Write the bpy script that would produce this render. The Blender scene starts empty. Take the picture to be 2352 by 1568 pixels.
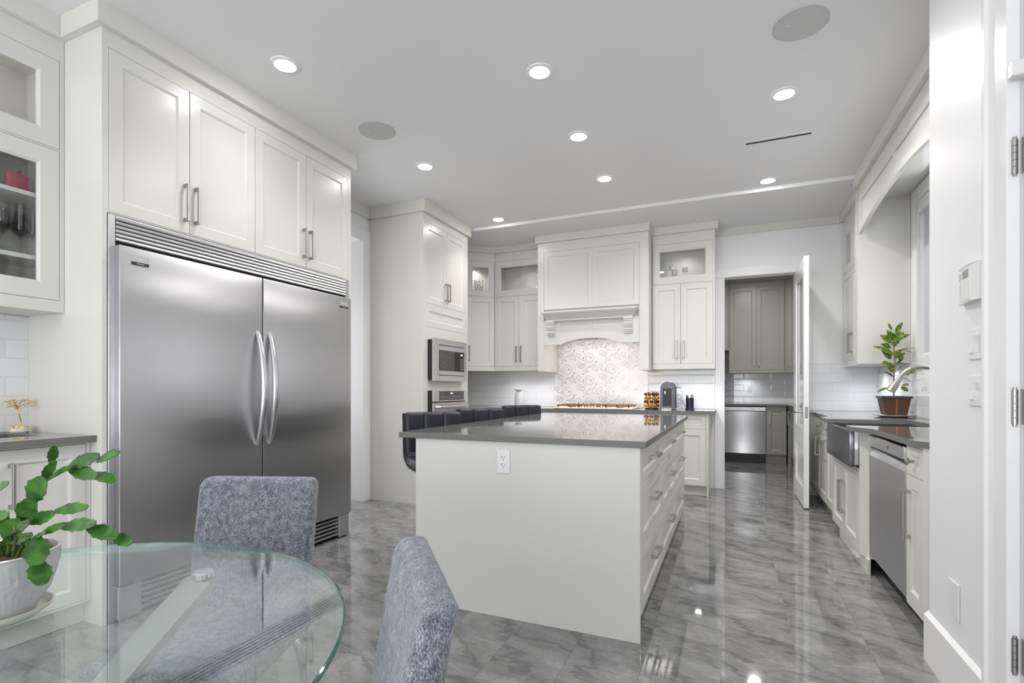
import bpy, bmesh, math, random
from mathutils import Vector, Matrix
random.seed(7)
S = bpy.context.scene
COL = S.collection
PI = math.pi

# ------------------------------------------------------------------ camera, world, exposure
FPX, VH, EYE = 1170.0, 892.0, 1.165           # focal length and horizon row of the 2352x1568 frame, eye height
YAW = math.atan(503 / FPX)
cam = bpy.data.objects.new('camera', bpy.data.cameras.new('camera'))
COL.objects.link(cam)
cam.data.sensor_width = 36.0
cam.data.lens = FPX / 2352 * 36.0
cam.data.shift_y = (VH - 784) / 2352
cam.data.clip_start = 0.05
cam.location = (0, 0, EYE)
cam.rotation_euler = (PI / 2, 0, YAW)
S.camera = cam
S.view_settings.view_transform = 'Standard'
S.view_settings.look = 'None'
S.view_settings.exposure = 0.03
S.view_settings.gamma = 1.0
S.view_settings.use_curve_mapping = False

world = bpy.data.worlds.new('daylight')
S.world = world
world.use_nodes = True
wbg = world.node_tree.nodes['Background']
wbg.inputs[0].default_value = (0.97, 0.98, 1.0, 1)
wbg.inputs[1].default_value = 1.45


def light(name, kind, loc, power, color=(1, 1, 1), size=0.1, size_y=None, rot=(0, 0, 0), spread=None, spot=None):
    d = bpy.data.lights.new(name, kind)
    d.energy = power
    d.color = color
    if kind == 'AREA':
        d.shape = 'RECTANGLE' if size_y else 'DISK'
        d.size = size
        if size_y:
            d.size_y = size_y
        if spread:
            d.spread = spread
    else:
        d.shadow_soft_size = size
    if kind == 'SPOT' and spot:
        d.spot_size, d.spot_blend = spot
    o = bpy.data.objects.new(name, d)
    o.location = loc
    o.rotation_euler = rot
    COL.objects.link(o)
    return o


# added unseen area light behind the camera, tilted up to brighten the ceiling
light('added_rear_fill', 'AREA', (-1.3, -2.9, 1.3), 118, (0.98, 0.99, 1.0), 4.0, 2.0, rot=(PI * 0.78, 0, 0))
DOWNLIGHTS = [(-2.383, 2.202), (-1.045, 2.845), (0.312, 3.677), (-1.045, 3.690),
              (-1.042, 4.523), (-2.382, 3.674), (-2.378, 5.149), (0.306, 5.153)]
LAMP_W = 9
WARM = (1.0, 0.975, 0.945)
for (x, y) in DOWNLIGHTS + [(0.31, 2.2), (-2.38, 0.75), (-1.04, 0.75), (0.31, 0.75)]:
    light('downlight_beam', 'AREA', (x, y, 3.028), LAMP_W * (0.24 if x < -2 and y < 4 else 0.5 if x < -2 else 0.12 if x > 0 and y < 2.5 else 0.4 if y < 2.5 else 1.75 if x > 0 and y < 4.4 else 1.05 if x > 0 else 0.85 if y > 4.4 else 1.1), WARM, 0.11, spread=2.0 if x < -2 else 2.7)
# hood lamps (warm), under-cabinet pucks, lit display cabinets
for x in (-1.85, -1.2):
    light('hood_lamp_beam', 'SPOT', (x, 6.0, 1.80), 80, (1.0, 0.62, 0.32), 0.03, spot=(0.95, 0.7))
light('hood_lamp_wash', 'AREA', (-1.52, 6.12, 1.80), 2.8, (1.0, 0.95, 0.9), 0.9, 0.3)
for p in [(-2.62, 6.15, 1.388), (-2.30, 6.15, 1.388), (-0.68, 6.15, 1.380), (-0.34, 6.15, 1.380), (1.30, 5.75, 1.380), (1.25, 6.10, 1.380)]:
    light('under_cabinet_beam', 'SPOT', p, 8.0, (0.95, 0.97, 1.0), 0.035, spot=(2.6, 1.0))
for p in [(-2.45, 6.22, 2.79), (-0.5, 6.22, 2.79), (-3.14, 6.10, 2.79)]:
    light('display_cabinet_beam', 'SPOT', p, 3.5, (1.0, 0.96, 0.9), 0.03, spot=(2.6, 1.0))
light('bar_cabinet_beam', 'POINT', (-3.3, 1.1, 2.75), 0.8, (1, 0.97, 0.93), 0.03)
light('sink_window_daylight', 'AREA', (1.36, 4.3, 2.06), 7, (0.93, 0.96, 1.0), 1.5, 1.1, rot=(0, PI / 2, 0))
# pantry and hall beyond the doorways
light('pantry_beam', 'AREA', (0.3, 7.8, 2.93), 22, WARM, 0.12, spread=PI * 0.97)
for p in [(0.25, 9.2, 1.40)]:
    light('under_cabinet_beam', 'SPOT', p, 4, (0.95, 0.97, 1.0), 0.03, spot=(2.5, 0.8))
light('added_hall_fill', 'AREA', (-4.75, 3.8, 1.5), 24, (0.97, 0.98, 1.0), 1.6, 2.2, rot=(0, -PI / 2, 0))  # added fill in the hall, brightens the right-hand cabinet fronts


# ------------------------------------------------------------------ materials
def mat(name, color, rough=0.5, metal=0.0, spec=0.5, coat=0.0, var=0.03, scale=12.0, aniso=0.0, sheen=0.0, emit=None):
    m = bpy.data.materials.new(name)
    m.use_nodes = True
    nt = m.node_tree
    b = nt.nodes['Principled BSDF']
    b.inputs['Roughness'].default_value = rough
    b.inputs['Metallic'].default_value = metal
    b.inputs['Specular IOR Level'].default_value = spec
    b.inputs['Coat Weight'].default_value = coat
    b.inputs['Sheen Weight'].default_value = sheen
    if aniso:
        b.inputs['Anisotropic'].default_value = aniso
    if emit:
        b.inputs['Emission Color'].default_value = (*emit[:3], 1)
        b.inputs['Emission Strength'].default_value = emit[3]
    geo = nt.nodes.new('ShaderNodeNewGeometry')
    no = nt.nodes.new('ShaderNodeTexNoise')
    no.inputs['Scale'].default_value = scale
    no.inputs['Detail'].default_value = 3
    nt.links.new(geo.outputs['Position'], no.inputs['Vector'])
    mx = nt.nodes.new('ShaderNodeMix')
    mx.data_type = 'RGBA'
    nt.links.new(no.outputs[0], mx.inputs[0])
    mx.inputs[6].default_value = (*[max(0, c * (1 - var)) for c in color], 1)
    mx.inputs[7].default_value = (*[min(1, c * (1 + var)) for c in color], 1)
    nt.links.new(mx.outputs[2], b.inputs['Base Color'])
    return m


class N:
    """small node-building shorthand"""
    def __init__(s, m):
        s.nt = m.node_tree

    def __call__(s, kind, **kw):
        n = s.nt.nodes.new('ShaderNode' + kind)
        for k, v in kw.items():
            if k.startswith('i_'):
                s.set(n.inputs[int(k[2:])], v)
            else:
                setattr(n, k, v)
        return n

    def set(s, sock, v):
        if hasattr(v, 'links') or hasattr(v, 'is_output'):
            s.nt.links.new(v, sock)
        else:
            sock.default_value = v

    def math(s, op, a, b=0.0, c=0.0):
        n = s.nt.nodes.new('ShaderNodeMath')
        n.operation = op
        for i, v in enumerate((a, b, c)):
            s.set(n.inputs[i], v)
        return n.outputs[0]

    def mix(s, f, a, b):
        n = s.nt.nodes.new('ShaderNodeMix')
        n.data_type = 'RGBA'
        s.set(n.inputs[0], f)
        s.set(n.inputs[6], a)
        s.set(n.inputs[7], b)
        return n.outputs[2]

    def ramp(s, f, stops):
        n = s.nt.nodes.new('ShaderNodeValToRGB')
        e = n.color_ramp.elements
        while len(e) < len(stops):
            e.new(0.5)
        for k, (p, c) in enumerate(stops):
            e[k].position = p
            e[k].color = c if len(c) == 4 else (*c, 1)
        s.set(n.inputs[0], f)
        return n.outputs[0]


def g(v):
    return (v, v, v, 1)


def floor_material():
    m = mat('polished_grey_marble_tile', (0.3, 0.3, 0.3), 0.045, 0, 0.6)
    n = N(m)
    b = m.node_tree.nodes['Principled BSDF']
    pos = n('NewGeometry').outputs['Position']
    sp = n('SeparateXYZ', i_0=pos)
    tx = n.math('DIVIDE', n.math('ADD', sp.outputs[0], 0.04 + 0.3035 * 40), 0.3035)
    ty = n.math('DIVIDE', n.math('ADD', sp.outputs[1], -2.385 + 0.6065 * 40), 0.6065)
    ix, iy = n.math('FLOOR', tx), n.math('FLOOR', ty)
    fx, fy = n.math('FRACT', tx), n.math('FRACT', ty)
    ex = n.math('MULTIPLY', n.math('MINIMUM', fx, n.math('SUBTRACT', 1.0, fx)), 0.3035)
    ey = n.math('MULTIPLY', n.math('MINIMUM', fy, n.math('SUBTRACT', 1.0, fy)), 0.6065)
    grout = n.math('LESS_THAN', n.math('MINIMUM', ex, ey), 0.0011)
    idv = n('CombineXYZ', i_0=ix, i_1=iy, i_2=3.0).outputs[0]
    wn = n('TexWhiteNoise', i_0=idv)
    off = n('VectorMath', operation='SCALE')
    n.set(off.inputs[0], wn.outputs[1])
    off.inputs['Scale'].default_value = 9.0
    # veins run diagonally, stretched along one direction
    mp = n('Mapping')
    mp.inputs['Rotation'].default_value = (0, 0, math.radians(58))
    mp.inputs['Scale'].default_value = (0.52, 1.15, 1)
    n.set(mp.inputs['Vector'], pos)
    add = n('VectorMath', operation='ADD')
    n.set(add.inputs[0], mp.outputs[0])
    n.set(add.inputs[1], off.outputs[0])
    v = add.outputs[0]
    n1 = n('TexNoise')
    n1.inputs['Scale'].default_value = 3.2
    n1.inputs['Detail'].default_value = 9
    n1.inputs['Roughness'].default_value = 0.72
    n1.inputs['Distortion'].default_value = 1.6
    n.set(n1.inputs['Vector'], v)
    base = n.ramp(n1.outputs[0], [(0.26, g(0.12)), (0.40, g(0.185)), (0.54, g(0.235)), (0.66, g(0.29)), (0.8, g(0.40))])
    w = n('TexWave', wave_type='BANDS', bands_direction='Y')
    w.inputs['Scale'].default_value = 1.9
    w.inputs['Distortion'].default_value = 11.0
    w.inputs['Detail'].default_value = 5
    w.inputs['Detail Scale'].default_value = 1.3
    w.inputs['Detail Roughness'].default_value = 0.65
    n.set(w.inputs['Vector'], v)
    dark = n.ramp(w.outputs[1], [(0.0, g(1)), (0.06, g(0.5)), (0.16, g(0)), (1, g(0))])
    light_ = n.ramp(w.outputs[1], [(0.0, g(0)), (0.86, g(0)), (0.95, g(0.55)), (1.0, g(0.2))])
    c = n.mix(n.math('MULTIPLY', dark, 0.55), base, g(0.08))
    c = n.mix(n.math('MULTIPLY', light_, 0.42), c, g(0.5))
    c = n.mix(grout, c, g(0.12))
    n.nt.links.new(c, b.inputs['Base Color'])
    n.nt.links.new(n.math('ADD', 0.045, n.math('MULTIPLY', grout, 0.4)), b.inputs['Roughness'])
    return m


def subway_material(name, axis):
    """white glazed running-bond tile on a wall that runs along x ('x') or y ('y')"""
    m = mat(name, (0.85, 0.86, 0.88), 0.08, 0, 0.5)
    n = N(m)
    b = m.node_tree.nodes['Principled BSDF']
    sp = n('SeparateXYZ', i_0=n('NewGeometry').outputs['Position'])
    cv = n('CombineXYZ', i_0=sp.outputs[0 if axis == 'x' else 1], i_1=n.math('SUBTRACT', sp.outputs[2], 0.925))
    br = n('TexBrick')
    n.set(br.inputs['Vector'], cv.outputs[0])
    br.inputs['Scale'].default_value = 1
    br.inputs['Brick Width'].default_value = 0.40
    br.inputs['Row Height'].default_value = 0.1
    br.inputs['Mortar Size'].default_value = 0.0022
    br.inputs['Mortar Smooth'].default_value = 0.1
    br.inputs['Color1'].default_value = (0.84, 0.85, 0.87, 1)
    br.inputs['Color2'].default_value = (0.80, 0.81, 0.83, 1)
    br.inputs['Mortar'].default_value = (0.70, 0.70, 0.71, 1)
    n.nt.links.new(br.outputs[0], b.inputs['Base Color'])
    br2 = n('TexBrick')
    n.set(br2.inputs['Vector'], cv.outputs[0])
    for k in ('Scale', 'Brick Width', 'Row Height'):
        br2.inputs[k].default_value = br.inputs[k].default_value
    br2.inputs['Mortar Size'].default_value = 0.012
    br2.inputs['Mortar Smooth'].default_value = 1.0
    bp = n('Bump')
    bp.inputs['Strength'].default_value = 0.25
    bp.inputs['Distance'].default_value = 0.003
    bp.invert = True
    n.set(bp.inputs['Height'], br2.outputs[1])
    n.nt.links.new(bp.outputs[0], b.inputs['Normal'])
    return m


def quartz_material():
    m = mat('grey_speckled_quartz', (0.16, 0.16, 0.155), 0.035, 0, 0.5)
    n = N(m)
    b = m.node_tree.nodes['Principled BSDF']
    pos = n('NewGeometry').outputs['Position']
    vo = n('TexVoronoi')
    vo.inputs['Scale'].default_value = 150
    n.set(vo.inputs['Vector'], pos)
    no = n('TexNoise')
    no.inputs['Scale'].default_value = 330
    no.inputs['Detail'].default_value = 2
    n.set(no.inputs['Vector'], pos)
    base = n.ramp(no.outputs[0], [(0.35, (0.10, 0.10, 0.095, 1)), (0.65, (0.21, 0.21, 0.20, 1))])
    nz = n('SeparateXYZ', i_0=n('NewGeometry').outputs['Normal'])
    side = n.math('LESS_THAN', n.math('ABSOLUTE', nz.outputs[2]), 0.5)   # sawn edges are honed, not polished
    n.nt.links.new(n.math('ADD', 0.035, n.math('MULTIPLY', side, 0.38)), b.inputs['Roughness'])
    sp = n.ramp(vo.outputs[0], [(0.0, g(1)), (0.12, g(1)), (0.2, g(0)), (1, g(0))])
    wn = n('TexWhiteNoise', i_0=vo.outputs[2])
    pick = n.math('GREATER_THAN', wn.outputs[0], 0.72)
    c = n.mix(n.math('MULTIPLY', sp, pick), base, (0.03, 0.03, 0.03, 1))
    n.nt.links.new(c, b.inputs['Base Color'])
    return m


def steel_material(name, color, rough, vert=False, amp=0.12):
    """brushed stainless: fine stretched noise in roughness"""
    m = mat(name, color, rough, 1.0, 0.5)
    n = N(m)
    b = m.node_tree.nodes['Principled BSDF']
    mp = n('Mapping')
    mp.inputs['Scale'].default_value = (700, 700, 6) if vert else (6, 6, 900)
    n.set(mp.inputs['Vector'], n('NewGeometry').outputs['Position'])
    no = n('TexNoise')
    no.inputs['Scale'].default_value = 1
    no.inputs['Detail'].default_value = 2
    n.set(no.inputs['Vector'], mp.outputs[0])
    n.nt.links.new(n.math('ADD', rough - amp / 2, n.math('MULTIPLY', no.outputs[0], amp)), b.inputs['Roughness'])
    b.inputs['Anisotropic'].default_value = 0.85
    tg = n('Tangent', direction_type='RADIAL', axis='Z')
    n.nt.links.new(tg.outputs[0], b.inputs['Tangent'])
    if not vert:
        b.inputs['Anisotropic Rotation'].default_value = 0.0
    return m


def glass_material(name, tint=(1, 1, 1), refl=(1, 1, 1), ior=1.5, rough=0.0):
    """flat architectural glass: see-through with a Fresnel mirror"""
    m = bpy.data.materials.new(name)
    m.use_nodes = True
    n = N(m)
    nt = m.node_tree
    nt.nodes.remove(nt.nodes['Principled BSDF'])
    out = nt.nodes['Material Output']
    tr = n('BsdfTransparent')
    tr.inputs[0].default_value = (*tint, 1)
    gl = n('BsdfGlossy')
    gl.inputs[0].default_value = (*refl, 1)
    gl.inputs[1].default_value = rough
    lw = n('LayerWeight')
    lw.inputs[0].default_value = 0.5
    f0 = ((ior - 1) / (ior + 1)) ** 2
    fac = n.math('ADD', f0, n.math('MULTIPLY', 1 - f0, n.math('POWER', lw.outputs[1], 5.0)))
    ms = n('MixShader')
    nt.links.new(fac, ms.inputs[0])
    nt.links.new(tr.outputs[0], ms.inputs[1])
    nt.links.new(gl.outputs[0], ms.inputs[2])
    nt.links.new(ms.outputs[0], out.inputs[0])
    return m


def fabric_material():
    m = mat('grey_blue_heathered_fabric', (0.2, 0.21, 0.25), 0.9, 0, 0.1, sheen=0.35)
    n = N(m)
    b = m.node_tree.nodes['Principled BSDF']
    tc = n('TexCoord')
    mp = n('Mapping')
    mp.inputs['Scale'].default_value = (1, 1, 0.55)
    n.set(mp.inputs['Vector'], tc.outputs['Object'])
    n1 = n('TexNoise')
    n1.inputs['Scale'].default_value = 420
    n1.inputs['Detail'].default_value = 4
    n1.inputs['Roughness'].default_value = 0.7
    n.set(n1.inputs['Vector'], mp.outputs[0])
    n2 = n('TexNoise')
    n2.inputs['Scale'].default_value = 60
    n2.inputs['Detail'].default_value = 3
    n.set(n2.inputs['Vector'], tc.outputs['Object'])
    f = n.math('ADD', n.math('MULTIPLY', n1.outputs[0], 0.75), n.math('MULTIPLY', n2.outputs[0], 0.25))
    c = n.ramp(f, [(0.37, (0.035, 0.04, 0.058, 1)), (0.5, (0.155, 0.165, 0.20, 1)), (0.62, (0.36, 0.375, 0.42, 1))])
    n.nt.links.new(c, b.inputs['Base Color'])
    bp = n('Bump')
    bp.inputs['Strength'].default_value = 0.6
    bp.inputs['Distance'].default_value = 0.002
    n.set(bp.inputs['Height'], n1.outputs[0])
    n.nt.links.new(bp.outputs[0], b.inputs['Normal'])
    return m


def leaf_material(name, dark, bright, scale, lo=0.42, hi=0.6, rough=0.4):
    m = mat(name, dark, rough, 0, 0.4)
    n = N(m)
    b = m.node_tree.nodes['Principled BSDF']
    no = n('TexNoise')
    no.inputs['Scale'].default_value = scale
    no.inputs['Detail'].default_value = 3
    n.set(no.inputs['Vector'], n('NewGeometry').outputs['Position'])
    c = n.ramp(no.outputs[0], [(lo, (*dark, 1)), (hi, (*bright, 1))])
    n.nt.links.new(c, b.inputs['Base Color'])
    return m


M = {}
M['cab'] = mat('warm_white_cabinet_paint', (0.69, 0.684, 0.65), 0.28, 0, 0.45, var=0.006, scale=3)
M['cab_in'] = mat('grey_white_cabinet_interior', (0.62, 0.615, 0.60), 0.5, var=0.01, scale=3)
M['taupe'] = mat('taupe_cabinet_paint', (0.36, 0.355, 0.33), 0.33, 0, 0.45, var=0.01, scale=3)
M['wall'] = mat('cool_white_wall_paint', (0.83, 0.83, 0.845), 0.42, 0, 0.4, var=0.006, scale=2)
M['ceil'] = mat('white_ceiling_paint', (0.80, 0.80, 0.81), 0.85, 0, 0.2, var=0.012, scale=160)
M['trim'] = mat('white_trim_gloss_paint', (0.86, 0.86, 0.87), 0.22, 0, 0.5, var=0.004, scale=2)
M['floor'] = floor_material()
M['tile_x'] = subway_material('white_subway_tile', 'x')
M['tile_y'] = subway_material('white_subway_tile_side', 'y')
M['quartz'] = quartz_material()
M['steel'] = steel_material('brushed_stainless_steel', (0.49, 0.49, 0.50), 0.30, amp=0.08)
M['steel_l'] = steel_material('satin_stainless_trim', (0.62, 0.62, 0.64), 0.3)
M['steel_v'] = steel_material('bright_stainless_steel', (0.62, 0.62, 0.63), 0.2, vert=True)
M['sinksteel'] = steel_material('sink_steel_with_dark_reflection', (0.20, 0.20, 0.225), 0.26, vert=True)  # dark reflections on the stainless apron put into its base colour
M['nickel'] = mat('brushed_nickel', (0.40, 0.39, 0.375), 0.34, 1.0, var=0.05, scale=60)
M['chrome'] = mat('polished_chrome', (0.80, 0.80, 0.82), 0.08, 1.0, var=0.02)
M['black'] = mat('black_plastic', (0.012, 0.012, 0.013), 0.4)
M['blackglass'] = mat('black_appliance_glass', (0.02, 0.02, 0.022), 0.04, 0, 0.8)
M['white_p'] = mat('white_plastic', (0.80, 0.80, 0.80), 0.3, var=0.005)
M['grey_p'] = mat('light_grey_plastic', (0.45, 0.46, 0.46), 0.4)
M['mesh'] = mat('grey_speaker_mesh', (0.56, 0.56, 0.56), 0.8, var=0.2, scale=420)
M['fabric'] = fabric_material()
M['leather'] = mat('black_leather', (0.013, 0.014, 0.020), 0.42, 0, 0.4, var=0.4, scale=140)
M['leather_s'] = mat('black_piping', (0.008, 0.008, 0.009), 0.5)
M['glass'] = glass_material('clear_pane_glass', (0.96, 0.97, 0.97))
M['tableglass'] = glass_material('table_glass', (0.93, 0.975, 0.965), (0.95, 1.0, 0.99), 1.9)
M['tableedge'] = glass_material('green_glass_edge', (0.28, 0.52, 0.49), (0.8, 1, 0.97), 1.6, 0.05)
M['crystal'] = glass_material('cut_crystal', (0.985, 0.985, 0.99), (1, 1, 1), 1.5, 0.02)
M['cactus'] = leaf_material('christmas_cactus_green', (0.018, 0.085, 0.008), (0.05, 0.165, 0.018), 38)
M['cactus_d'] = leaf_material('christmas_cactus_stem', (0.018, 0.05, 0.012), (0.06, 0.11, 0.02), 50)
M['varie'] = leaf_material('variegated_leaf', (0.025, 0.10, 0.012), (0.36, 0.36, 0.035), 85, 0.46, 0.64)
M['stem'] = mat('woody_stem', (0.22, 0.17, 0.09), 0.7, var=0.2)
M['soil'] = mat('bark_soil', (0.10, 0.055, 0.03), 0.9, var=0.6, scale=90)
M['ceramic'] = mat('pale_grey_glazed_ceramic', (0.50, 0.51, 0.52), 0.22, 0, 0.5, var=0.06, scale=30)
M['saucer'] = mat('ivory_saucer', (0.62, 0.60, 0.55), 0.3)
M['brownpot'] = mat('brown_woven_look_pot', (0.10, 0.045, 0.022), 0.5, var=0.55, scale=130)
M['navy'] = mat('dark_blue_rim', (0.03, 0.04, 0.09), 0.4)
M['midnight'] = mat('midnight_blue_plastic', (0.014, 0.016, 0.035), 0.35)
M['copper'] = mat('copper_line', (0.40, 0.17, 0.07), 0.4, 0.6)
M['gold'] = mat('gold_wire', (0.75, 0.48, 0.14), 0.3, 1.0, var=0.15, scale=100)
M['stone'] = mat('white_stone_base', (0.72, 0.68, 0.63), 0.6, var=0.2, scale=40)
M['pink'] = mat('pink_flask_coating', (0.62, 0.10, 0.16), 0.35, var=0.06)
M['scrolltile'] = mat('white_glazed_scroll_tile', (0.84, 0.85, 0.87), 0.1, var=0.01)
M['silver'] = mat('silver_grey_scroll_glaze', (0.34, 0.35, 0.37), 0.18, 0.6, var=0.05)
M['greytile'] = mat('grey_scroll_tile', (0.26, 0.26, 0.29), 0.2, var=0.05)
M['brownstone'] = mat('brown_marble_tile', (0.20, 0.12, 0.06), 0.2, var=0.5, scale=25)
M['satin'] = mat('satin_cooktop_steel', (0.72, 0.70, 0.68), 0.55, 0.6, var=0.03)
M['iron'] = mat('cast_iron_with_lamp_tint', (0.20, 0.145, 0.10), 0.45, 0.4)  # brown glow of the warm hood lamps mixed into the iron colour
M['yfoil'] = mat('golden_yellow_foil', (0.70, 0.40, 0.02), 0.28, 0.75, var=0.05)
M['bfoil'] = mat('dark_brown_foil', (0.17, 0.05, 0.03), 0.28, 0.75, var=0.05)
M['gunmetal'] = mat('gunmetal_plastic', (0.10, 0.10, 0.12), 0.35, 0.6)
M['wax'] = mat('white_candle_wax', (0.82, 0.80, 0.76), 0.5)
M['blind'] = mat('pale_grey_roller_blind', (0.55, 0.56, 0.60), 0.8)
M['lamp'] = mat('glowing_lamp_lens', (1, 1, 1), 0.5, emit=(1.0, 0.98, 0.95, 110))
M['lcd'] = mat('grey_lcd', (0.33, 0.35, 0.34), 0.25)
M['led'] = mat('lit_blue_white_digits', (0.5, 0.6, 1), 0.4, emit=(0.65, 0.75, 1.0, 2.5))
M['brasswarm'] = mat('brushed_metal_leg', (0.50, 0.49, 0.47), 0.3, 1.0, var=0.03, scale=4)

# ------------------------------------------------------------------ mesh helpers
Z = Vector((0, 0, 1))


class F:
    """a vertical face: origin on the floor line, u runs along it, n points out of it"""
    def __init__(s, o, u, n):
        s.O, s.U, s.N = Vector((*o, 0)), Vector((*u, 0)).normalized(), Vector((*n, 0)).normalized()

    def p(s, u, n, z):
        return s.O + s.U * u + s.N * n + Z * z


FX = lambda x: F((x, 0), (0, 1), (1, 0))      # faces +x, u = world y
FXm = lambda x: F((x, 0), (0, 1), (-1, 0))    # faces -x, u = world y
FYm = lambda y: F((0, y), (1, 0), (0, -1))    # faces -y (towards the camera), u = world x


def root_matrix(o):
    while o.parent:
        o = o.parent
    return Matrix.LocRotScale(o.location, o.rotation_euler, None)


class MB:
    def __init__(s):
        s.bm = bmesh.new()
        s.mi = 0

    def add(s, verts, faces):
        vs = [s.bm.verts.new(v) for v in verts]
        for f in faces:
            try:
                nf = s.bm.faces.new([vs[i] for i in f])
                nf.material_index = s.mi
            except ValueError:
                pass
        return vs

    def hexa(s, P):
        s.add(P, [(0, 1, 2, 3), (7, 6, 5, 4), (0, 4, 5, 1), (1, 5, 6, 2), (2, 6, 7, 3), (3, 7, 4, 0)])
        return s

    def box(s, x0, x1, y0, y1, z0, z1):
        s.hexa([(x0, y0, z0), (x1, y0, z0), (x1, y1, z0), (x0, y1, z0), (x0, y0, z1), (x1, y0, z1), (x1, y1, z1), (x0, y1, z1)])
        return s

    def fbox(s, f, u0, u1, n0, n1, z0, z1):
        s.hexa([f.p(u0, n0, z0), f.p(u1, n0, z0), f.p(u1, n1, z0), f.p(u0, n1, z0),
                f.p(u0, n0, z1), f.p(u1, n0, z1), f.p(u1, n1, z1), f.p(u0, n1, z1)])
        return s

    def prism(s, pts, vec):
        k = len(pts)
        vec = Vector(vec)
        vs = [Vector(p) for p in pts] + [Vector(p) + vec for p in pts]
        s.add(vs, [tuple(range(k)), tuple(range(2 * k - 1, k - 1, -1))] + [(i, (i + 1) % k, k + (i + 1) % k, k + i) for i in range(k)])
        return s

    def panel(s, f, u0, u1, z0, z1, n=0.0, t=0.02, w=0.06, rec=0.009, ch=0.011, hole=False):
        """shaker front: flat frame, bevelled step, recessed field (or an opening)"""
        def ring(a, d):
            return [f.p(u0 + a, n - d, z0 + a), f.p(u1 - a, n - d, z0 + a), f.p(u1 - a, n - d, z1 - a), f.p(u0 + a, n - d, z1 - a)]
        e = 0.0015
        R = [ring(0, t), ring(0, e), ring(e, 0), ring(w, 0), ring(w + ch, rec)]
        if hole:
            R.append(ring(w + ch, t))
        vs = [v for r in R for v in r]
        fc = []
        for k in range(len(R) - 1):
            for i in range(4):
                j = (i + 1) % 4
                fc.append((4 * k + i, 4 * k + j, 4 * k + 4 + j, 4 * k + 4 + i))
        L = 4 * (len(R) - 1)
        if hole:
            for i in range(4):
                j = (i + 1) % 4
                fc.append((L + i, L + j, j, i))
        else:
            fc += [(L, L + 1, L + 2, L + 3), (3, 2, 1, 0)]
        s.add(vs, fc)
        return s

    def tube(s, path, r, n=10, flat=1.0):
        path = [Vector(p) for p in path]
        k = len(path)
        rs = r if isinstance(r, (list, tuple)) else [r] * k
        T = [(path[min(i + 1, k - 1)] - path[max(i - 1, 0)]).normalized() for i in range(k)]
        a = Vector((0, 0, 1)) if abs(T[0].z) < 0.9 else Vector((1, 0, 0))
        nrm = (a - T[0] * a.dot(T[0])).normalized()
        vs = []
        for i in range(k):
            nrm = (nrm - T[i] * nrm.dot(T[i])).normalized()
            bi = T[i].cross(nrm)
            for j in range(n):
                th = 2 * PI * j / n
                vs.append(path[i] + nrm * (math.cos(th) * rs[i]) + bi * (math.sin(th) * rs[i] * flat))
        fc = [(i * n + j, i * n + (j + 1) % n, (i + 1) * n + (j + 1) % n, (i + 1) * n + j) for i in range(k - 1) for j in range(n)]
        fc += [tuple(range(n - 1, -1, -1)), tuple(range((k - 1) * n, k * n))]
        s.add(vs, fc)
        return s

    def lathe(s, prof, c=(0, 0, 0), n=32, axis=None, fn=None, caps=True):
        """profile of (radius, height) revolved about z (or about the given axis vector)"""
        c = Vector(c)
        Q = Z.rotation_difference(Vector(axis)).to_matrix() if axis else Matrix.Identity(3)
        vs, fc = [], []
        k = len(prof)
        for i, (r, z) in enumerate(prof):
            for j in range(n):
                th = 2 * PI * j / n
                rr = max(r, 1e-5)
                if fn:
                    rr += fn(th, z, r)
                vs.append(c + Q @ Vector((rr * math.cos(th), rr * math.sin(th), z)))
        for i in range(k - 1):
            for j in range(n):
                fc.append((i * n + j, i * n + (j + 1) % n, (i + 1) * n + (j + 1) % n, (i + 1) * n + j))
        if caps:
            fc += [tuple(range(n - 1, -1, -1)), tuple(range((k - 1) * n, k * n))]
        s.add(vs, fc)
        return s

    def cyl(s, c, r, h, n=24, axis=None):
        return s.lathe([(r, 0), (r, h)], c, n, axis)

    def ball(s, c, r, sc=(1, 1, 1), n=16):
        c = Vector(c)
        vs, fc = [], []
        m = n // 2
        for i in range(1, m):
            ph = PI * i / m
            for j in range(n):
                th = 2 * PI * j / n
                vs.append(c + Vector((r * sc[0] * math.sin(ph) * math.cos(th), r * sc[1] * math.sin(ph) * math.sin(th), r * sc[2] * math.cos(ph))))
        for i in range(m - 2):
            for j in range(n):
                fc.append((i * n + j, i * n + (j + 1) % n, (i + 1) * n + (j + 1) % n, (i + 1) * n + j))
        a = len(vs)
        vs += [c + Vector((0, 0, r * sc[2])), c - Vector((0, 0, r * sc[2]))]
        for j in range(n):
            fc.append((a, (j + 1) % n, j))
            fc.append((a + 1, (m - 2) * n + j, (m - 2) * n + (j + 1) % n))
        s.add(vs, fc)
        return s

    def build(s, name, m, parent=None, bevel=0.0, seg=1, smooth=0.0):
        bm = s.bm
        if bevel:
            bmesh.ops.remove_doubles(bm, verts=bm.verts, dist=1e-6)
            ed = [e for e in bm.edges if len(e.link_faces) == 2 and e.calc_face_angle(0) > 0.5]
            bmesh.ops.bevel(bm, geom=ed, offset=bevel, segments=seg, profile=0.5, affect='EDGES', clamp_overlap=True)
        bmesh.ops.recalc_face_normals(bm, faces=bm.faces)
        if parent is not None:
            bm.transform(root_matrix(parent).inverted())
            loc = None
        else:
            xs = [v.co for v in bm.verts]
            lo = Vector([min(v[i] for v in xs) for i in range(3)])
            hi = Vector([max(v[i] for v in xs) for i in range(3)])
            loc = Vector(((lo.x + hi.x) / 2, (lo.y + hi.y) / 2, lo.z))
            bm.transform(Matrix.Translation(-loc))
        me = bpy.data.meshes.new(name)
        bm.to_mesh(me)
        bm.free()
        for k in (m if isinstance(m, (list, tuple)) else [m]):
            me.materials.append(k)
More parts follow.
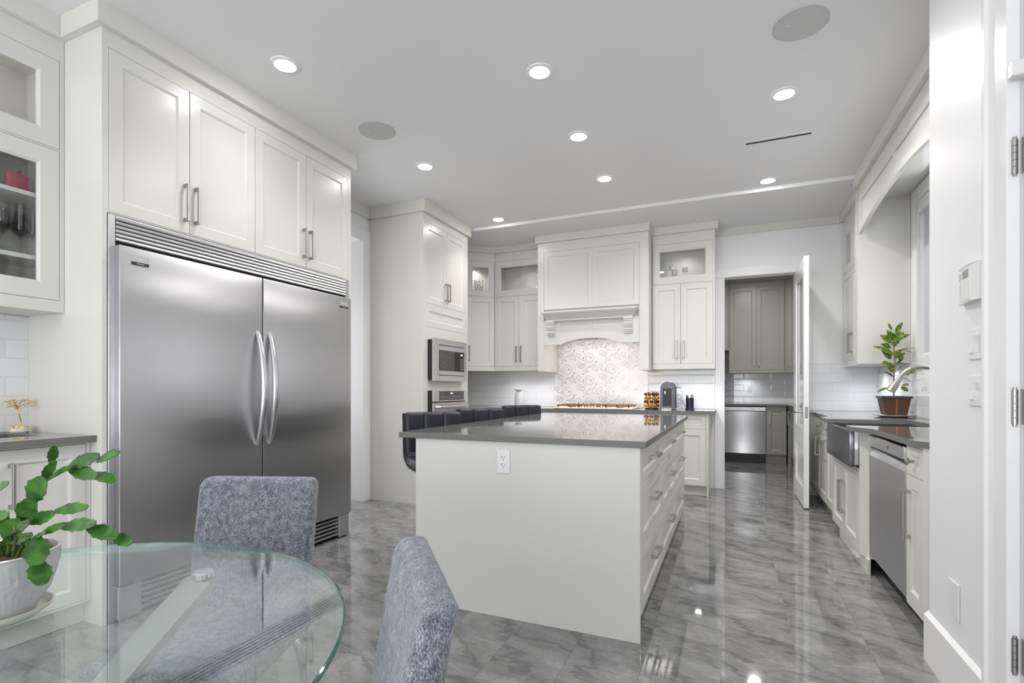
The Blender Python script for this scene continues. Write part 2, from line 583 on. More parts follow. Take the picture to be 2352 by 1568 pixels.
        if smooth:
            for p in me.polygons:
                p.use_smooth = True
            me.set_sharp_from_angle(angle=smooth)
        o = bpy.data.objects.new(name, me)
        COL.objects.link(o)
        if parent is not None:
            o.parent = parent
        else:
            o.location = loc
        return o


def tag(o, label, cat, group=None, kind=None):
    if label:
        o['label'] = label
    if cat:
        o['category'] = cat
    if group:
        o['group'] = group
    if kind:
        o['kind'] = kind
    return o


def thing(name, label, cat, loc, rz=0.0, group=None, kind=None):
    o = bpy.data.objects.new(name, None)
    o.empty_display_size = 0.1
    COL.objects.link(o)
    o.location = loc
    o.rotation_euler = (0, 0, rz)
    return tag(o, label, cat, group, kind)


def structure(name, mb, m, parent=None, **kw):
    o = mb.build(name, m, parent, **kw)
    if parent is None:
        o['kind'] = 'structure'
    return o


def copy_tree(o, parent=None):
    c = o.copy()
    COL.objects.link(c)
    if parent is not None:
        c.parent = parent
    for ch in list(o.children):
        copy_tree(ch, c)
    return c


def place(px, py, d):
    """point at depth d metres in front of the camera that shows at a photo pixel"""
    l = (px - 1176) / FPX * d
    c, s = math.cos(YAW), math.sin(YAW)
    return Vector((c * l - s * d, s * l + c * d, EYE + (VH - py) / FPX * d))


def text_mesh(name, body, size, f, u, n, z, m, parent, sx=1.0, bold=0.0):
    cu = bpy.data.curves.new('lettering', 'FONT')
    cu.body = body
    cu.size = size
    cu.extrude = 0.0004
    cu.offset = bold
    cu.align_x = 'CENTER'
    tmp = bpy.data.objects.new('lettering', cu)
    me = bpy.data.meshes.new_from_object(tmp)
    bpy.data.objects.remove(tmp)
    inv = root_matrix(parent).inverted()
    me.transform(Matrix(((f.U.x * sx, 0, f.N.x, 0), (f.U.y * sx, 0, f.N.y, 0), (0, 1, 0, 0), (0, 0, 0, 1))))
    me.transform(inv @ Matrix.Translation(f.p(u, n, z)))
    me.name = name
    me.materials.append(m)
    o = bpy.data.objects.new(name, me)
    COL.objects.link(o)
    o.parent = parent
    return o


# ------------------------------------------------------------------ cabinet builder
def bar_handle(f, parent, u, z, length, vertical=True, n0=0.0, out=0.036, w=0.012, name='handle'):
    mb = MB()
    h = length / 2
    if vertical:
        mb.fbox(f, u - w / 2, u + w / 2, n0 + out - 0.011, n0 + out, z - h, z + h)
        for s in (-1, 1):
            a, b = sorted((z + s * h, z + s * (h - 0.018)))
            mb.fbox(f, u - w / 2 - 0.002, u + w / 2 + 0.002, n0, n0 + out - 0.011, a, b)
    else:
        mb.fbox(f, u - h, u + h, n0 + out - 0.011, n0 + out, z - w / 2, z + w / 2)
        for s in (-1, 1):
            a, b = sorted((u + s * h, u + s * (h - 0.018)))
            mb.fbox(f, a, b, n0, n0 + out - 0.011, z - w / 2 - 0.002, z + w / 2 + 0.002)
    return mb.build(name, M['nickel'], parent, bevel=0.0012)


def cabinet(root, f, u0, u1, z0, z1, depth, fronts, paint='cab', inner='cab_in', back=0.015, body='body', toe=0.0):
    """carcass with a face frame, and its doors and drawers.
    fronts: (kind, u0, u1, z0, z1, handle) ; handle = ('v', u, z, len) or ('h', u, z, len) or None"""
    us = sorted({u0, u1} | {a for q in fronts for a in (q[1], q[2])})
    zs = sorted({z0, z1} | {a for q in fronts for a in (q[3], q[4])})
    mb = MB()
    for i in range(len(us) - 1):
        for j in range(len(zs) - 1):
            cu, cz = (us[i] + us[i + 1]) / 2, (zs[j] + zs[j + 1]) / 2
            hit = [q for q in fronts if q[1] < cu < q[2] and q[3] < cz < q[4]]
            kind = hit[0][0] if hit else None
            if kind in ('glass', 'void'):
                mb.fbox(f, us[i], us[i + 1], -depth, -depth + back, zs[j], zs[j + 1])
            else:
                mb.fbox(f, us[i], us[i + 1], -depth, -0.024 if hit else 0.0, zs[j], zs[j + 1])
    if toe:
        mb.fbox(f, u0, u1, -depth, -0.06, z0 - toe, z0)
    mb.build(body, M[paint], root)
    gap = 0.0018
    for q in fronts:
        kind, a, b, c, d, h = q[:6]
        if kind == 'void':
            continue
        w = q[6] if len(q) > 6 else 0.062
        nm = {'door': 'door', 'glass': 'glass_door', 'drawer': 'drawer', 'blank': 'front_panel'}[kind]
        o = MB().panel(f, a + gap, b - gap, c + gap, d - gap, n=0.001, w=min(w, (d - c) * 0.27), hole=(kind == 'glass')).build(nm, M[paint], root)
        if kind == 'glass':
            g_ = MB().fbox(f, a + w, b - w, -0.014, -0.010, c + w, d - w).build('glass_pane', M['glass'], o)
        if h:
            bar_handle(f, o, h[1], h[2], h[3], vertical=(h[0] == 'v'), n0=0.001)


CEIL, SOF = 3.05, 3.018
YB, XL, XR = 6.42, -3.5, 1.42

# ------------------------------------------------------------------ the setting
structure('floor', MB().box(-5.2, 2.2, -3.0, 9.6, -0.08, 0.0), M['floor'])
mb = MB().box(-5.2, 2.2, -3.0, 5.33, CEIL, CEIL + 0.12).box(-5.2, 2.2, 5.33, YB + 0.14, SOF, CEIL + 0.12)
structure('ceiling', mb, M['ceil'])
# left wall with the hall opening
mb = MB().box(XL - 0.15, XL, -3.0, 3.32, 0, CEIL).box(XL - 0.15, XL, 4.217, YB, 0, CEIL).box(XL - 0.15, XL, 3.32, 4.217, 2.69, CEIL)
structure('wall_left', mb, M['wall'])
structure('wall_hall', MB().box(-4.9, -4.8, 2.4, 5.4, 0, CEIL).box(-4.8, XL - 0.15, 5.3, 5.4, 0, CEIL).box(-4.8, XL - 0.15, 2.4, 2.5, 0, CEIL), M['wall'])
# back wall with the pantry doorway
mb = MB().box(XL, -0.074, YB, YB + 0.12, 0, CEIL).box(0.655, XR + 0.15, YB, YB + 0.12, 0, CEIL).box(-0.074, 0.655, YB, YB + 0.12, 2.455, CEIL)
structure('wall_back', mb, M['wall'])
# right wall with the window above the sink
WY0, WY1, WZ0, WZ1 = 3.45, 5.16, 1.42, 2.70
mb = MB().box(XR, XR + 0.15, 2.70, WY0, 0, CEIL).box(XR, XR + 0.15, WY1, YB, 0, CEIL)
mb.box(XR, XR + 0.15, WY0, WY1, 0, WZ0).box(XR, XR + 0.15, WY0, WY1, WZ1, CEIL)
structure('wall_right', mb, M['wall'])
# entry wall on the right that ends at the cabinets, with a door in it
mb = MB().box(0.78, XR + 0.15, 2.0, 2.707, 0, CEIL).box(0.78, 0.92, -3.0, 1.0, 0, CEIL).box(0.78, 0.92, 1.0, 2.0, 2.46, CEIL)
structure('wall_entry', mb, M['wall'])
mb = MB().box(0.764, 0.782, 2.139, 2.722, 0, 0.195).box(0.782, 1.0, 2.705, 2.722, 0, 0.195)
mb.prism([(0.764, 2.139, 0.195), (0.782, 2.139, 0.212), (0.782, 2.139, 0.195)], (0, 0.583, 0))
structure('baseboard_right', mb, M['trim'])
mb = MB().box(XL, XL + 0.016, -1.0, 0.58, 0, 0.19)
structure('baseboard_left', mb, M['trim'])
# pantry room
mb = MB().box(-1.6, 1.6, 9.40, 9.52, 0, CEIL)
structure('wall_pantry_back', mb, M['wall'])
structure('wall_pantry_left', MB().box(-1.7, -1.6, YB + 0.12, 9.52, 0, CEIL), M['wall'])
structure('wall_pantry_right', MB().box(1.50, 1.6, YB + 0.12, 9.40, 0, CEIL), M['wall'])
structure('ceiling_pantry', MB().box(-1.7, 1.6, YB + 0.12, 9.52, 2.99, 3.1), M['ceil'])


def casing(name, f, a, b, top, wid, left=True, right=True, jamb=0.12, cap=True):
    """door casing round an opening a..b with its jamb lining and a small cap moulding"""
    mb = MB()
    if left:
        mb.fbox(f, a - wid, a, 0, 0.018, 0, top)
        mb.fbox(f, a - 0.012, a + 0.006, -jamb, 0.022, 0, top)
    if right:
        mb.fbox(f, b, b + wid, 0, 0.018, 0, top)
        mb.fbox(f, b - 0.006, b + 0.012, -jamb, 0.022, 0, top)
    l, r = (a - wid if left else a), (b + wid if right else b)
    mb.fbox(f, l, r, 0, 0.018, top, top + wid)
    mb.fbox(f, a, b, -jamb, 0.022, top - 0.006, top + 0.012)
    if cap:
        mb.fbox(f, l - 0.01, r + 0.01, 0, 0.03, top - 0.004, top + 0.014)
    return structure(name, mb, M['trim'], bevel=0.002)


casing('trim_1', FYm(YB), -0.074, 0.655, 2.455, 0.099)
casing('trim_2', FX(XL), 3.32, 4.217, 2.69, 0.115, left=False, cap=False, jamb=0.15)
mb = MB().box(0.764, 0.782, 2.0, 2.118, 0, 2.56).box(0.752, 0.782, 2.116, 2.138, 0, 2.56).box(0.758, 0.79, 1.986, 2.004, 0, 2.5)
mb.box(0.764, 0.782, 0.95, 2.0, 2.46, 2.56)
structure('trim_3', mb, M['trim'], bevel=0.002)
CR = 0.034                                     # crown board overhang
structure('trim_4', MB().box(-0.135, 1.065, YB - CR, YB, 2.935, SOF), M['cab'])
structure('trim_5', MB().box(XL, XL + CR, 3.25, 4.30, 2.935, CEIL), M['cab'])

# window above the sink with its blind
mb = MB()
f = FXm(XR)
for a, b, c, d in ((WY0 - 0.125, WY0, WZ0 - 0.1, WZ1 + 0.115), (WY1, WY1 + 0.125, WZ0 - 0.1, WZ1 + 0.115), (WY0, WY1, WZ1, WZ1 + 0.115), (WY0, WY1, WZ0 - 0.1, WZ0)):
    mb.fbox(f, a, b, 0, 0.018, c, d)
for a, b, c, d in ((WY0, WY0 + 0.06, WZ0, WZ1), (WY1 - 0.06, WY1, WZ0, WZ1), (WY0 + 0.06, WY1 - 0.06, WZ1 - 0.06, WZ1), (WY0 + 0.06, WY1 - 0.06, WZ0, WZ0 + 0.06), (4.275, 4.335, WZ0 + 0.06, WZ1 - 0.06)):
    mb.fbox(f, a, b, -0.10, -0.045, c, d)
w1 = structure('window_1', mb, M['trim'], bevel=0.002)
MB().fbox(f, WY0 + 0.05, WY1 - 0.05, -0.08, -0.074, WZ0 + 0.05, WZ1 - 0.05).build('window_pane', M['glass'], w1)
t = thing('roller_blind', 'pale grey roller blind lowered over the window above the sink', 'blind', (XR - 0.02, 4.3, WZ0 + 0.02))
MB().fbox(f, WY0 + 0.02, WY1 - 0.02, -0.040, 0.016, WZ1 - 0.10, WZ1 - 0.005).build('blind_cassette', M['white_p'], t, bevel=0.004)
MB().fbox(f, WY0 + 0.03, WY1 - 0.03, -0.026, -0.024, WZ0 + 0.03, WZ1 - 0.10).build('blind_fabric', M['blind'], t)
MB().fbox(f, WY0 + 0.03, WY1 - 0.03, -0.031, -0.019, WZ0 + 0.012, WZ0 + 0.034).build('bottom_rail', M['white_p'], t)

# pantry door leaf, open into the kitchen
f = FXm(0.645)
d1 = thing('door_1', None, None, (0.667, 6.39, 0.012), kind='structure')
y0, y1 = 5.625, 6.395
mb = MB()
for a, b, c, d in ((y0, y0 + 0.10, 0.012, 2.445), (y1 - 0.10, y1, 0.012, 2.445), (y0 + 0.10, y1 - 0.10, 2.30, 2.445), (y0 + 0.10, y1 - 0.10, 0.012, 0.20), (y0 + 0.10, y1 - 0.10, 0.60, 0.78)):
    mb.fbox(f, a, b, -0.044, 0.0, c, d)
for ff in (f, F((0.689, 0), (0, 1), (1, 0))):
    mb.panel(ff, y0 + 0.10, y1 - 0.10, 0.20, 0.60, n=-0.008, t=0.012, w=0.022, rec=0.006)
    for a, b, c, d in ((y0 + 0.10, y1 - 0.10, 0.78, 0.80), (y0 + 0.10, y1 - 0.10, 2.28, 2.30), (y0 + 0.10, y0 + 0.12, 0.80, 2.28), (y1 - 0.12, y1 - 0.10, 0.80, 2.28)):
        mb.fbox(ff, a, b, -0.016, -0.004, c, d)
mb.build('door_leaf', M['trim'], d1)
MB().fbox(f, y0 + 0.10, y1 - 0.10, -0.025, -0.019, 0.78, 2.30).build('glass_pane', M['glass'], d1)
for s, nx in ((-1, 0.645), (1, 0.689)):
    mb = MB().cyl((nx, y0 + 0.06, 0.935), 0.026, s * 0.009, 20, (1, 0, 0))
    mb.box(*sorted((nx, nx + s * 0.008)), y0 + 0.035, y0 + 0.085, 0.90, 1.03)
    mb.tube([(nx, y0 + 0.06, 0.935), (nx + s * 0.05, y0 + 0.06, 0.935), (nx + s * 0.062, y0 + 0.07, 0.935), (nx + s * 0.066, y0 + 0.17, 0.935)], 0.009, 10)
    mb.build('lever_handle', M['nickel'], d1, smooth=0.6)
MB().box(0.655, 0.679, y0 - 0.003, y0 + 0.001, 0.88, 0.99).cyl((0.667, y0 - 0.001, 0.935), 0.011, -0.006, 16, (0, 1, 0)).build('latch_plate', M['nickel'], d1)

# entry door on the right edge of the view
d2 = thing('door_2', None, None, (0.80, 1.97, 0.01), kind='structure')
f = FXm(0.795)
mb = MB().fbox(f, 1.05, 1.978, -0.044, 0.0, 0.01, 2.45)
mb.build('door_leaf', M['trim'], d2)
MB().panel(f, 1.12, 1.90, 1.10, 2.30, n=0.010, t=0.010, w=0.03, rec=0.008).panel(f, 1.12, 1.90, 0.2, 0.95, n=0.010, t=0.010, w=0.03, rec=0.008).build('door_panel', M['trim'], d2)
for zc in (1.855, 1.11, 0.37):
    mb = MB()
    for k in range(5):
        mb.cyl((0.776, 1.985, zc - 0.052 + k * 0.021), 0.0078, 0.0198, 16)
    mb.cyl((0.776, 1.985, zc + 0.053), 0.0055, 0.006, 12).cyl((0.776, 1.985, zc - 0.058), 0.0055, 0.006, 12)
    mb.box(0.7905, 0.7945, 1.945, 1.984, zc - 0.052, zc + 0.053)
    mb.build('hinge', M['nickel'], d2, smooth=0.5)
MB().box(0.752, 0.795, 1.935, 1.965, 2.075, 2.12).build('door_closer_block', M['white_p'], d2, bevel=0.003)

# ------------------------------------------------------------------ left bank: refrigerator wall
XF = -2.83
f = FX(XF)
t = thing('refrigerator_cabinet', 'tall white cabinet surround with four shaker doors above the stainless refrigerator', 'cabinet', (-3.1, 2.37, 0))
mid = (1.533 + 3.217) / 2
h3 = (2.102, 2.318)
fr = [('door', 1.527, 1.939, 2.041, 2.854, ('v', 1.909, 2.21, 0.21)), ('door', 1.939, 2.373, 2.041, 2.854, ('v', 1.972, 2.21, 0.21)),
      ('door', 2.373, 2.805, 2.041, 2.854, ('v', 2.775, 2.21, 0.21)), ('door', 2.805, 3.240, 2.041, 2.854, ('v', 2.838, 2.21, 0.21))]
cabinet(t, f, 1.498, 3.275, 2.036, 2.94, 0.65, fr)
for a in (1.498, 3.253):
    MB().box(XL + 0.005, XF, a, a + 0.022, 0, 2.036).build('side_panel', M['cab'], t)
mb = MB().box(XF, XF + CR, 1.498 - CR, 3.275 + CR, 2.94, CEIL).box(-3.165, XF, 1.498 - CR, 1.498, 2.94, CEIL).box(XL + 0.036, XF, 1.498, 3.275 + CR, 2.94, CEIL)
mb.build('crown_moulding', M['cab'], t)

t = thing('refrigerator', 'wide stainless steel twin refrigerator and freezer with curved handles', 'refrigerator', (-3.1, 2.385, 0))
MB().box(-3.45, -2.852, 1.556, 3.214, 0.02, 1.90).build('body', M['black'], t)
mb = MB().box(-3.40, XF + 0.004, 1.524, 1.556, 0, 2.033).box(-3.40, XF + 0.004, 3.214, 3.249, 0, 2.033).box(-3.40, XF + 0.002, 1.556, 3.214, 2.022, 2.033)
mb.build('trim_frame', M['steel_l'], t, bevel=0.002)
mb = MB()
for k in range(6):
    z = 1.905 + k * 0.0205
    mb.prism([(XF - 0.012, 1.558, z), (XF + 0.002, 1.558, z + 0.001), (XF + 0.004, 1.558, z + 0.006), (XF + 0.002, 1.558, z + 0.0160), (XF - 0.012, 1.558, z + 0.0175)], (0, 1.654, 0))
mb.build('upper_grille', M['steel_l'], t)
MB().box(-3.0, XF - 0.02, 1.558, 3.212, 1.90, 2.02).build('grille_backing', M['black'], t)
for a, b in ((1.549, 2.386), (2.394, 3.222)):
    mb = MB().box(-2.836, -2.780, a, b, 0.182, 1.880)
    dr = mb.build('door', M['steel'], t, bevel=0.006, seg=3, smooth=0.5)
    MB().box(-2.852, -2.836, a + 0.012, b - 0.012, 0.19, 1.875).build('gasket', M['black'], dr)
    left = a < 2
    yh = 2.345 if left else 2.438
    sgn = 1 if left else -1
    path, rr = [], []
    for i in range(25):
        q = i / 24
        bow = math.sin(PI * q) ** 0.75
        path.append((-2.779 + 0.062 * bow, yh + sgn * 0.004 * bow, 0.806 + q * 0.726))
        rr.append(0.010 + 0.007 * math.sin(PI * q) ** 0.5)
    hb = MB().tube(path, rr, 14, flat=1.25).build('handle', M['steel_l'], dr, smooth=0.8)
    by0 = 1.604 if left else 3.098
    bd = MB().box(-2.780, -2.777, by0, by0 + 0.082, 1.797, 1.842).build('badge', M['steel_l'], dr, bevel=0.0008)
    MB().box(-2.780, -2.7765, by0, by0 + 0.082, 1.793, 1.808).build('badge_base', M['black'], bd)
    ff = FX(-2.7765)
    text_mesh('badge_lettering', 'FRIGIDAIRE', 0.0150, ff, by0 + 0.041, 0, 1.820, M['white_p'], bd, sx=0.86)
    text_mesh('badge_lettering', 'GALLERY', 0.0095, ff, by0 + 0.041, 0, 1.7975, M['white_p'], bd)
for y in (1.60, 3.15):
    MB().box(-2.86, -2.79, y - 0.052, y + 0.06, 0.012, 0.178).build('foot_block', M['steel_l'], t, bevel=0.003)
mb = MB()
for k in range(5):
    z = 0.03 + k * 0.029
    mb.prism([(-2.815, 1.66, z), (-2.797, 1.66, z + 0.004), (-2.797, 1.66, z + 0.014), (-2.815, 1.66, z + 0.018)], (0, 1.44, 0))
mb.build('lower_grille', M['steel_l'], t)
MB().box(-3.0, -2.835, 1.66, 3.10, 0.008, 0.178).build('grille_backing', M['black'], t)

# ------------------------------------------------------------------ bar niche at far left
f = FX(-3.15)
t = thing('bar_wall_cabinet', 'white wall cabinet with glass doors left of the refrigerator holding stemware', 'cabinet', (-3.32, 1.05, 1.55))
cabinet(t, f, 0.60, 1.496, 1.553, 2.94, 0.325, [('glass', 0.96, 1.478, 1.612, 2.374, None, 0.078), ('glass', 0.96, 1.478, 2.382, 2.834, None, 0.078)])
MB().box(-3.43, -3.185, 0.963, 1.475, 2.118, 2.138).build('shelf', M['cab'], t)
MB().box(-3.43, -3.185, 0.963, 1.475, 1.805, 1.826).build('shelf', M['cab'], t)
MB().box(-3.474, -3.15 + CR, 0.60, 1.4630, 2.941, CEIL).build('crown_moulding', M['cab'], t)
for z in [1.66 + 0.05 * i for i in range(14)]:
    if abs(z - 1.81) > .03 and abs(z - 2.13) > .03:
        MB().cyl((-3.22, 1.4785, z), 0.0025, -0.0012, 8, (0, 1, 0)).build('shelf_pin_hole', M['black'], t)
tag(MB().box(XL + 0.001, XL + 0.012, 0.60, 1.4975, 0.937, 1.552).build('tile_backsplash', M['tile_y']), 'white tile backsplash behind the gold wire tree in the bar niche', 'backsplash')
t = thing('bar_base_cabinet', 'white base cabinet under the small bar countertop left of the refrigerator', 'cabinet', (-3.2, 1.05, 0))
cabinet(t, FX(-2.92), 0.60, 1.496, 0.115, 0.902, 0.18, [('door', 0.72, 1.145, 0.125, 0.895, None), ('door', 1.145, 1.478, 0.125, 0.895, ('v', 1.19, 0.735, 0.20))], toe=0.113)
ctr = MB()
ctr.box(-3.486, -3.40, 0.60, 1.4975, 0.903, 0.935).box(-3.11, -2.87, 0.60, 1.4975, 0.903, 0.935).box(-3.40, -3.11, 1.372, 1.4975, 0.903, 0.935).box(-3.40, -3.11, 0.60, 0.95, 0.903, 0.935)
tag(ctr.build('bar_countertop', M['quartz']), 'short grey quartz countertop of the bar niche left of the refrigerator', 'countertop')
mb = MB().box(-3.40, -3.392, 0.95, 1.372, 0.72, 0.902).box(-3.118, -3.11, 0.95, 1.372, 0.72, 0.902).box(-3.392, -3.118, 0.95, 0.958, 0.72, 0.902).box(-3.392, -3.118, 1.364, 1.372, 0.72, 0.902).box(-3.392, -3.118, 0.958, 1.364, 0.72, 0.728)
tag(mb.build('bar_sink', M['steel_l']), 'small undermount sink set in the bar countertop', 'sink')
# flask
t = thing('flask', 'pink coated hip flask on the upper shelf of the glass bar cabinet', 'flask', (-3.30, 1.372, 2.1385))
pts = [(-0.016 * math.cos(a), 0.047 * math.sin(a)) for a in [2 * PI * i / 24 for i in range(24)]]
pts = [(0.015 * (1 if x >= 0 else -1) * abs(x / 0.016) ** 0.6, y) for x, y in pts]
MB().prism([(-3.30 + x, 1.372 + y, 2.139) for x, y in pts], (0, 0, 0.100)).build('body', M['pink'], t, bevel=0.004, seg=2, smooth=0.6)
MB().cyl((-3.30, 1.385, 2.239), 0.008, 0.006, 12).cyl((-3.30, 1.385, 2.245), 0.0115, 0.017, 16).build('cap', M['chrome'], t, smooth=0.6)
mb = MB()
for z, w in ((2.205, 0.018), (2.188, 0.030), (2.176, 0.022)):
    mb.tube([(-3.2842, 1.372 - w + 2 * w * i / 14, z + 0.0012 * math.sin(i * 1.9)) for i in range(15)], 0.0005, 5)
mb.build('engraved_script', M['gold'], t)
# stemware
STEM = [(0.0, 0.0), (0.033, 0.0), (0.032, 0.003), (0.006, 0.008), (0.0035, 0.03), (0.0035, 0.105), (0.012, 0.115), (0.027, 0.135), (0.033, 0.165), (0.031, 0.20), (0.026, 0.245), (0.0245, 0.245), (0.029, 0.20), (0.031, 0.165), (0.025, 0.137), (0.004, 0.118)]
FLUTE = [(0.0, 0.0), (0.03, 0.0), (0.029, 0.003), (0.005, 0.008), (0.0035, 0.03), (0.0035, 0.095), (0.014, 0.11), (0.024, 0.135), (0.026, 0.17), (0.022, 0.262), (0.0207, 0.262), (0.0245, 0.17), (0.022, 0.137), (0.003, 0.112)]


def glassware(name, prof, band):
    o = thing(name, None, 'glass', (0, 0, 0))
    MB().lathe(prof, (0, 0, 0), 24).build('bowl_and_stem', M['crystal'], o, smooth=0.9)
    mb = MB()
    for i in range(18):
        for k in range(3):
            a = 2 * PI * (i + 0.5 * (k % 2)) / 18
            r = 0.0335 if name == 'wine_glass' else 0.0262
            mb.ball((r * 0.97 * math.cos(a), r * 0.97 * math.sin(a), band + 0.013 * k), 0.0034, (1, 1, 1.3), 6)
    mb.build('cut_band', M['crystal'], o)
    return o


gl0, fl0 = glassware('wine_glass', STEM, 0.15), glassware('champagne_flute', FLUTE, 0.14)
spots = [(gl0, -3.25, 1.215, 'cut-crystal wine glass at the front left of the bar cabinet shelf'),
         (gl0, -3.26, 1.300, 'cut-crystal wine glass second from the left on the bar cabinet shelf'),
         (fl0, -3.27, 1.372, 'tall champagne flute in the middle of the bar cabinet shelf'),
         (fl0, -3.30, 1.437, 'champagne flute nearest the refrigerator side in the bar cabinet'),
         (gl0, -3.365, 1.335, 'wine glass behind the flute in the bar cabinet'),
         (gl0, -3.375, 1.415, 'wine glass at the back right of the bar cabinet shelf')]
for i, (src, x, y, lb) in enumerate(spots):
    o = src if i in (0, 2) else copy_tree(src)
    o.location = (x, y, 1.8263)
    tag(o, lb, 'glass', 'stemware in the bar cabinet')
for i, (x, y, lb) in enumerate([(-3.27, 1.31, 'clear tumbler at the left on the bottom of the bar cabinet'), (-3.30, 1.40, 'clear tumbler at the right on the bottom of the bar cabinet')]):
    tag(MB().lathe([(0, 0), (0.030, 0), (0.034, 0.075), (0.032, 0.075), (0.028, 0.006), (0, 0.006)], (x, y, 1.6125), 20).build('tumbler', M['crystal'], smooth=0.8), lb, 'glass', 'tumblers in the bar cabinet')
# gold wire tree
t = thing('gold_wire_tree', 'gold wire bonsai tree ornament on a white stone base on the bar countertop', 'ornament', (-3.40, 1.424, 0.935))
c0 = Vector((-3.40, 1.424, 0.9352))
rs = random.Random(3)
MB().lathe([(0.0, 0), (0.030, 0), (0.038, 0.008), (0.036, 0.024), (0.03, 0.030), (0, 0.031)], c0, 20, fn=lambda th, z, r: 0.004 * math.sin(3 * th + 40 * z)).build('stone_base', M['stone'], t)
MB().lathe([(0.0, 0.0), (0.034, 0.0), (0.03, 0.006), (0, 0.008)], c0 + Vector((0, 0, 0.027)), 20, fn=lambda th, z, r: 0.003 * math.sin(5 * th)).build('gold_top', M['gold'], t)
tr = MB().tube([c0 + Vector(v) for v in ((0, 0.004, 0.03), (0, 0.004, 0.06), (0.002, -0.004, 0.10), (0.0, -0.007, 0.125), (0, -0.02, 0.145))], [0.004, 0.0036, 0.003, 0.0028, 0.002], 8)
tips = []
for k in range(16):
    a = rs.uniform(-1, 1)
    e = Vector((rs.uniform(-0.025, 0.03), 0.052 * a, 0.148 + rs.uniform(-0.025, 0.035) * (1 - 0.5 * abs(a))))
    s_ = Vector((0, -0.008 - 0.008 * rs.random(), 0.115 + 0.025 * rs.random()))
    tr.tube([c0 + s_, c0 + (s_ + e) / 2 + Vector((0, 0, 0.006)), c0 + e], 0.0009, 5)
    tips.append(e)
tr.build('wire_trunk', M['gold'], t)
mb = MB()
for e in tips:
    for k in range(9):
        q = c0 + e + Vector((rs.uniform(-1, 1) * 0.012, rs.uniform(-1, 1) * 0.013, rs.uniform(-1, 1) * 0.006))
        mb.ball(q, 0.0026, (1, 1.5, 0.7), 6)
mb.build('wire_leaves', M['gold'], t)

# ------------------------------------------------------------------ oven tower
f = FX(XF)
t = thing('oven_tower', 'tall white cabinet tower housing the microwave and wall oven', 'cabinet', (-3.15, 4.8, 0))
cabinet(t, f, 4.335, 5.27, 0.0, 2.935, XF - XL - 0.004, [
    ('door', 4.372, 4.790, 2.035, 2.856, ('v', 4.762, 2.197, 0.19)), ('door', 4.790, 5.215, 2.035, 2.856, ('v', 4.820, 2.197, 0.19)),
    ('drawer', 4.372, 5.215, 1.793, 2.022, None), ('drawer', 4.372, 5.215, 0.12, 0.36, ('h', 4.79, 0.27, 0.2))])
mb = MB().box(XL + 0.036, XF + CR, 4.335 - CR, 5.27 + CR, 2.936, CEIL)
mb.build('crown_moulding', M['cab'], t)
# microwave
t = thing('microwave_oven', 'built-in stainless microwave with trim kit in the white tower above the oven', 'microwave', (-2.80, 4.76, 1.243))
f = FX(-2.755)
y0, y1 = 4.412, 5.106
MB().fbox(f, y0, y1, -0.07, -0.022, 1.255, 1.665).build('housing', M['black'], t)
mb = MB()
for a, b, c, d in ((y0, y1, 1.585 + 0.035, 1.678), (y0, y1, 1.243, 1.300), (y0, y0 + 0.095, 1.300, 1.62), (y1 - 0.06, y1, 1.300, 1.62)):
    mb.fbox(f, a, b, -0.022, 0.0, c, d)
mb.build('trim_frame', M['steel_l'], t)
mb = MB().fbox(f, y0 + 0.099, y1 - 0.064, -0.02, 0.003, 1.562, 1.612).fbox(f, y0 + 0.099, y1 - 0.064, -0.02, 0.003, 1.306, 1.350)
dr = mb.build('door', M['steel_l'], t, bevel=0.002)
MB().fbox(f, y0 + 0.099, y1 - 0.16, -0.02, 0.001, 1.351, 1.561).build('window', M['blackglass'], dr)
cp = MB().fbox(f, y1 - 0.159, y1 - 0.064, -0.02, 0.001, 1.351, 1.561).build('control_panel', M['black'], t)
mb = MB()
for i in range(3):
    for k in range(6):
        mb.fbox(f, y1 - 0.145 + i * 0.026, y1 - 0.130 + i * 0.026, 0.001, 0.002, 1.37 + k * 0.022, 1.378 + k * 0.022)
mb.build('keypad', M['grey_p'], cp)
MB().fbox(f, y1 - 0.135, y1 - 0.10, 0.001, 0.002, 1.525, 1.540).build('display', M['led'], cp)
# oven
t = thing('wall_oven', 'built-in stainless wall oven below the microwave in the white tower', 'oven', (-2.80, 4.76, 0.42))
MB().fbox(f, y0, y1, -0.07, -0.022, 0.43, 1.145).build('housing', M['black'], t)
cp = MB().fbox(f, y0, y1, -0.022, 0.0, 1.030, 1.150).build('control_panel', M['steel_l'], t, bevel=0.002)
MB().fbox(f, y0 + 0.10, y1 - 0.07, -0.01, 0.0015, 1.043, 1.138).build('control_glass', M['blackglass'], cp)
MB().fbox(f, (y0 + y1) / 2 - 0.01, (y0 + y1) / 2 + 0.022, 0.0015, 0.0025, 1.108, 1.122).build('display', M['led'], cp)
mb = MB()
for i in range(10):
    mb.fbox(f, y0 + 0.13 + i * 0.042, y0 + 0.148 + i * 0.042, 0.0015, 0.0022, 1.075, 1.080)
    mb.fbox(f, y0 + 0.13 + i * 0.042, y0 + 0.142 + i * 0.042, 0.0015, 0.0022, 1.056, 1.060)
mb.build('touch_marks', M['grey_p'], cp)
dr = MB().fbox(f, y0, y1, -0.022, 0.002, 0.43, 1.018).build('oven_door', M['steel_l'], t, bevel=0.003)
MB().fbox(f, y0 + 0.09, y1 - 0.09, 0.002, 0.004, 0.53, 0.88).build('window', M['blackglass'], dr)
mb = MB().tube([f.p(y0 + 0.03, 0.0, 0.975), f.p(y0 + 0.045, 0.045, 0.975), f.p(y0 + 0.1, 0.055, 0.975), f.p(y1 - 0.1, 0.055, 0.975), f.p(y1 - 0.045, 0.045, 0.975), f.p(y1 - 0.03, 0.0, 0.975)], 0.016, 12)
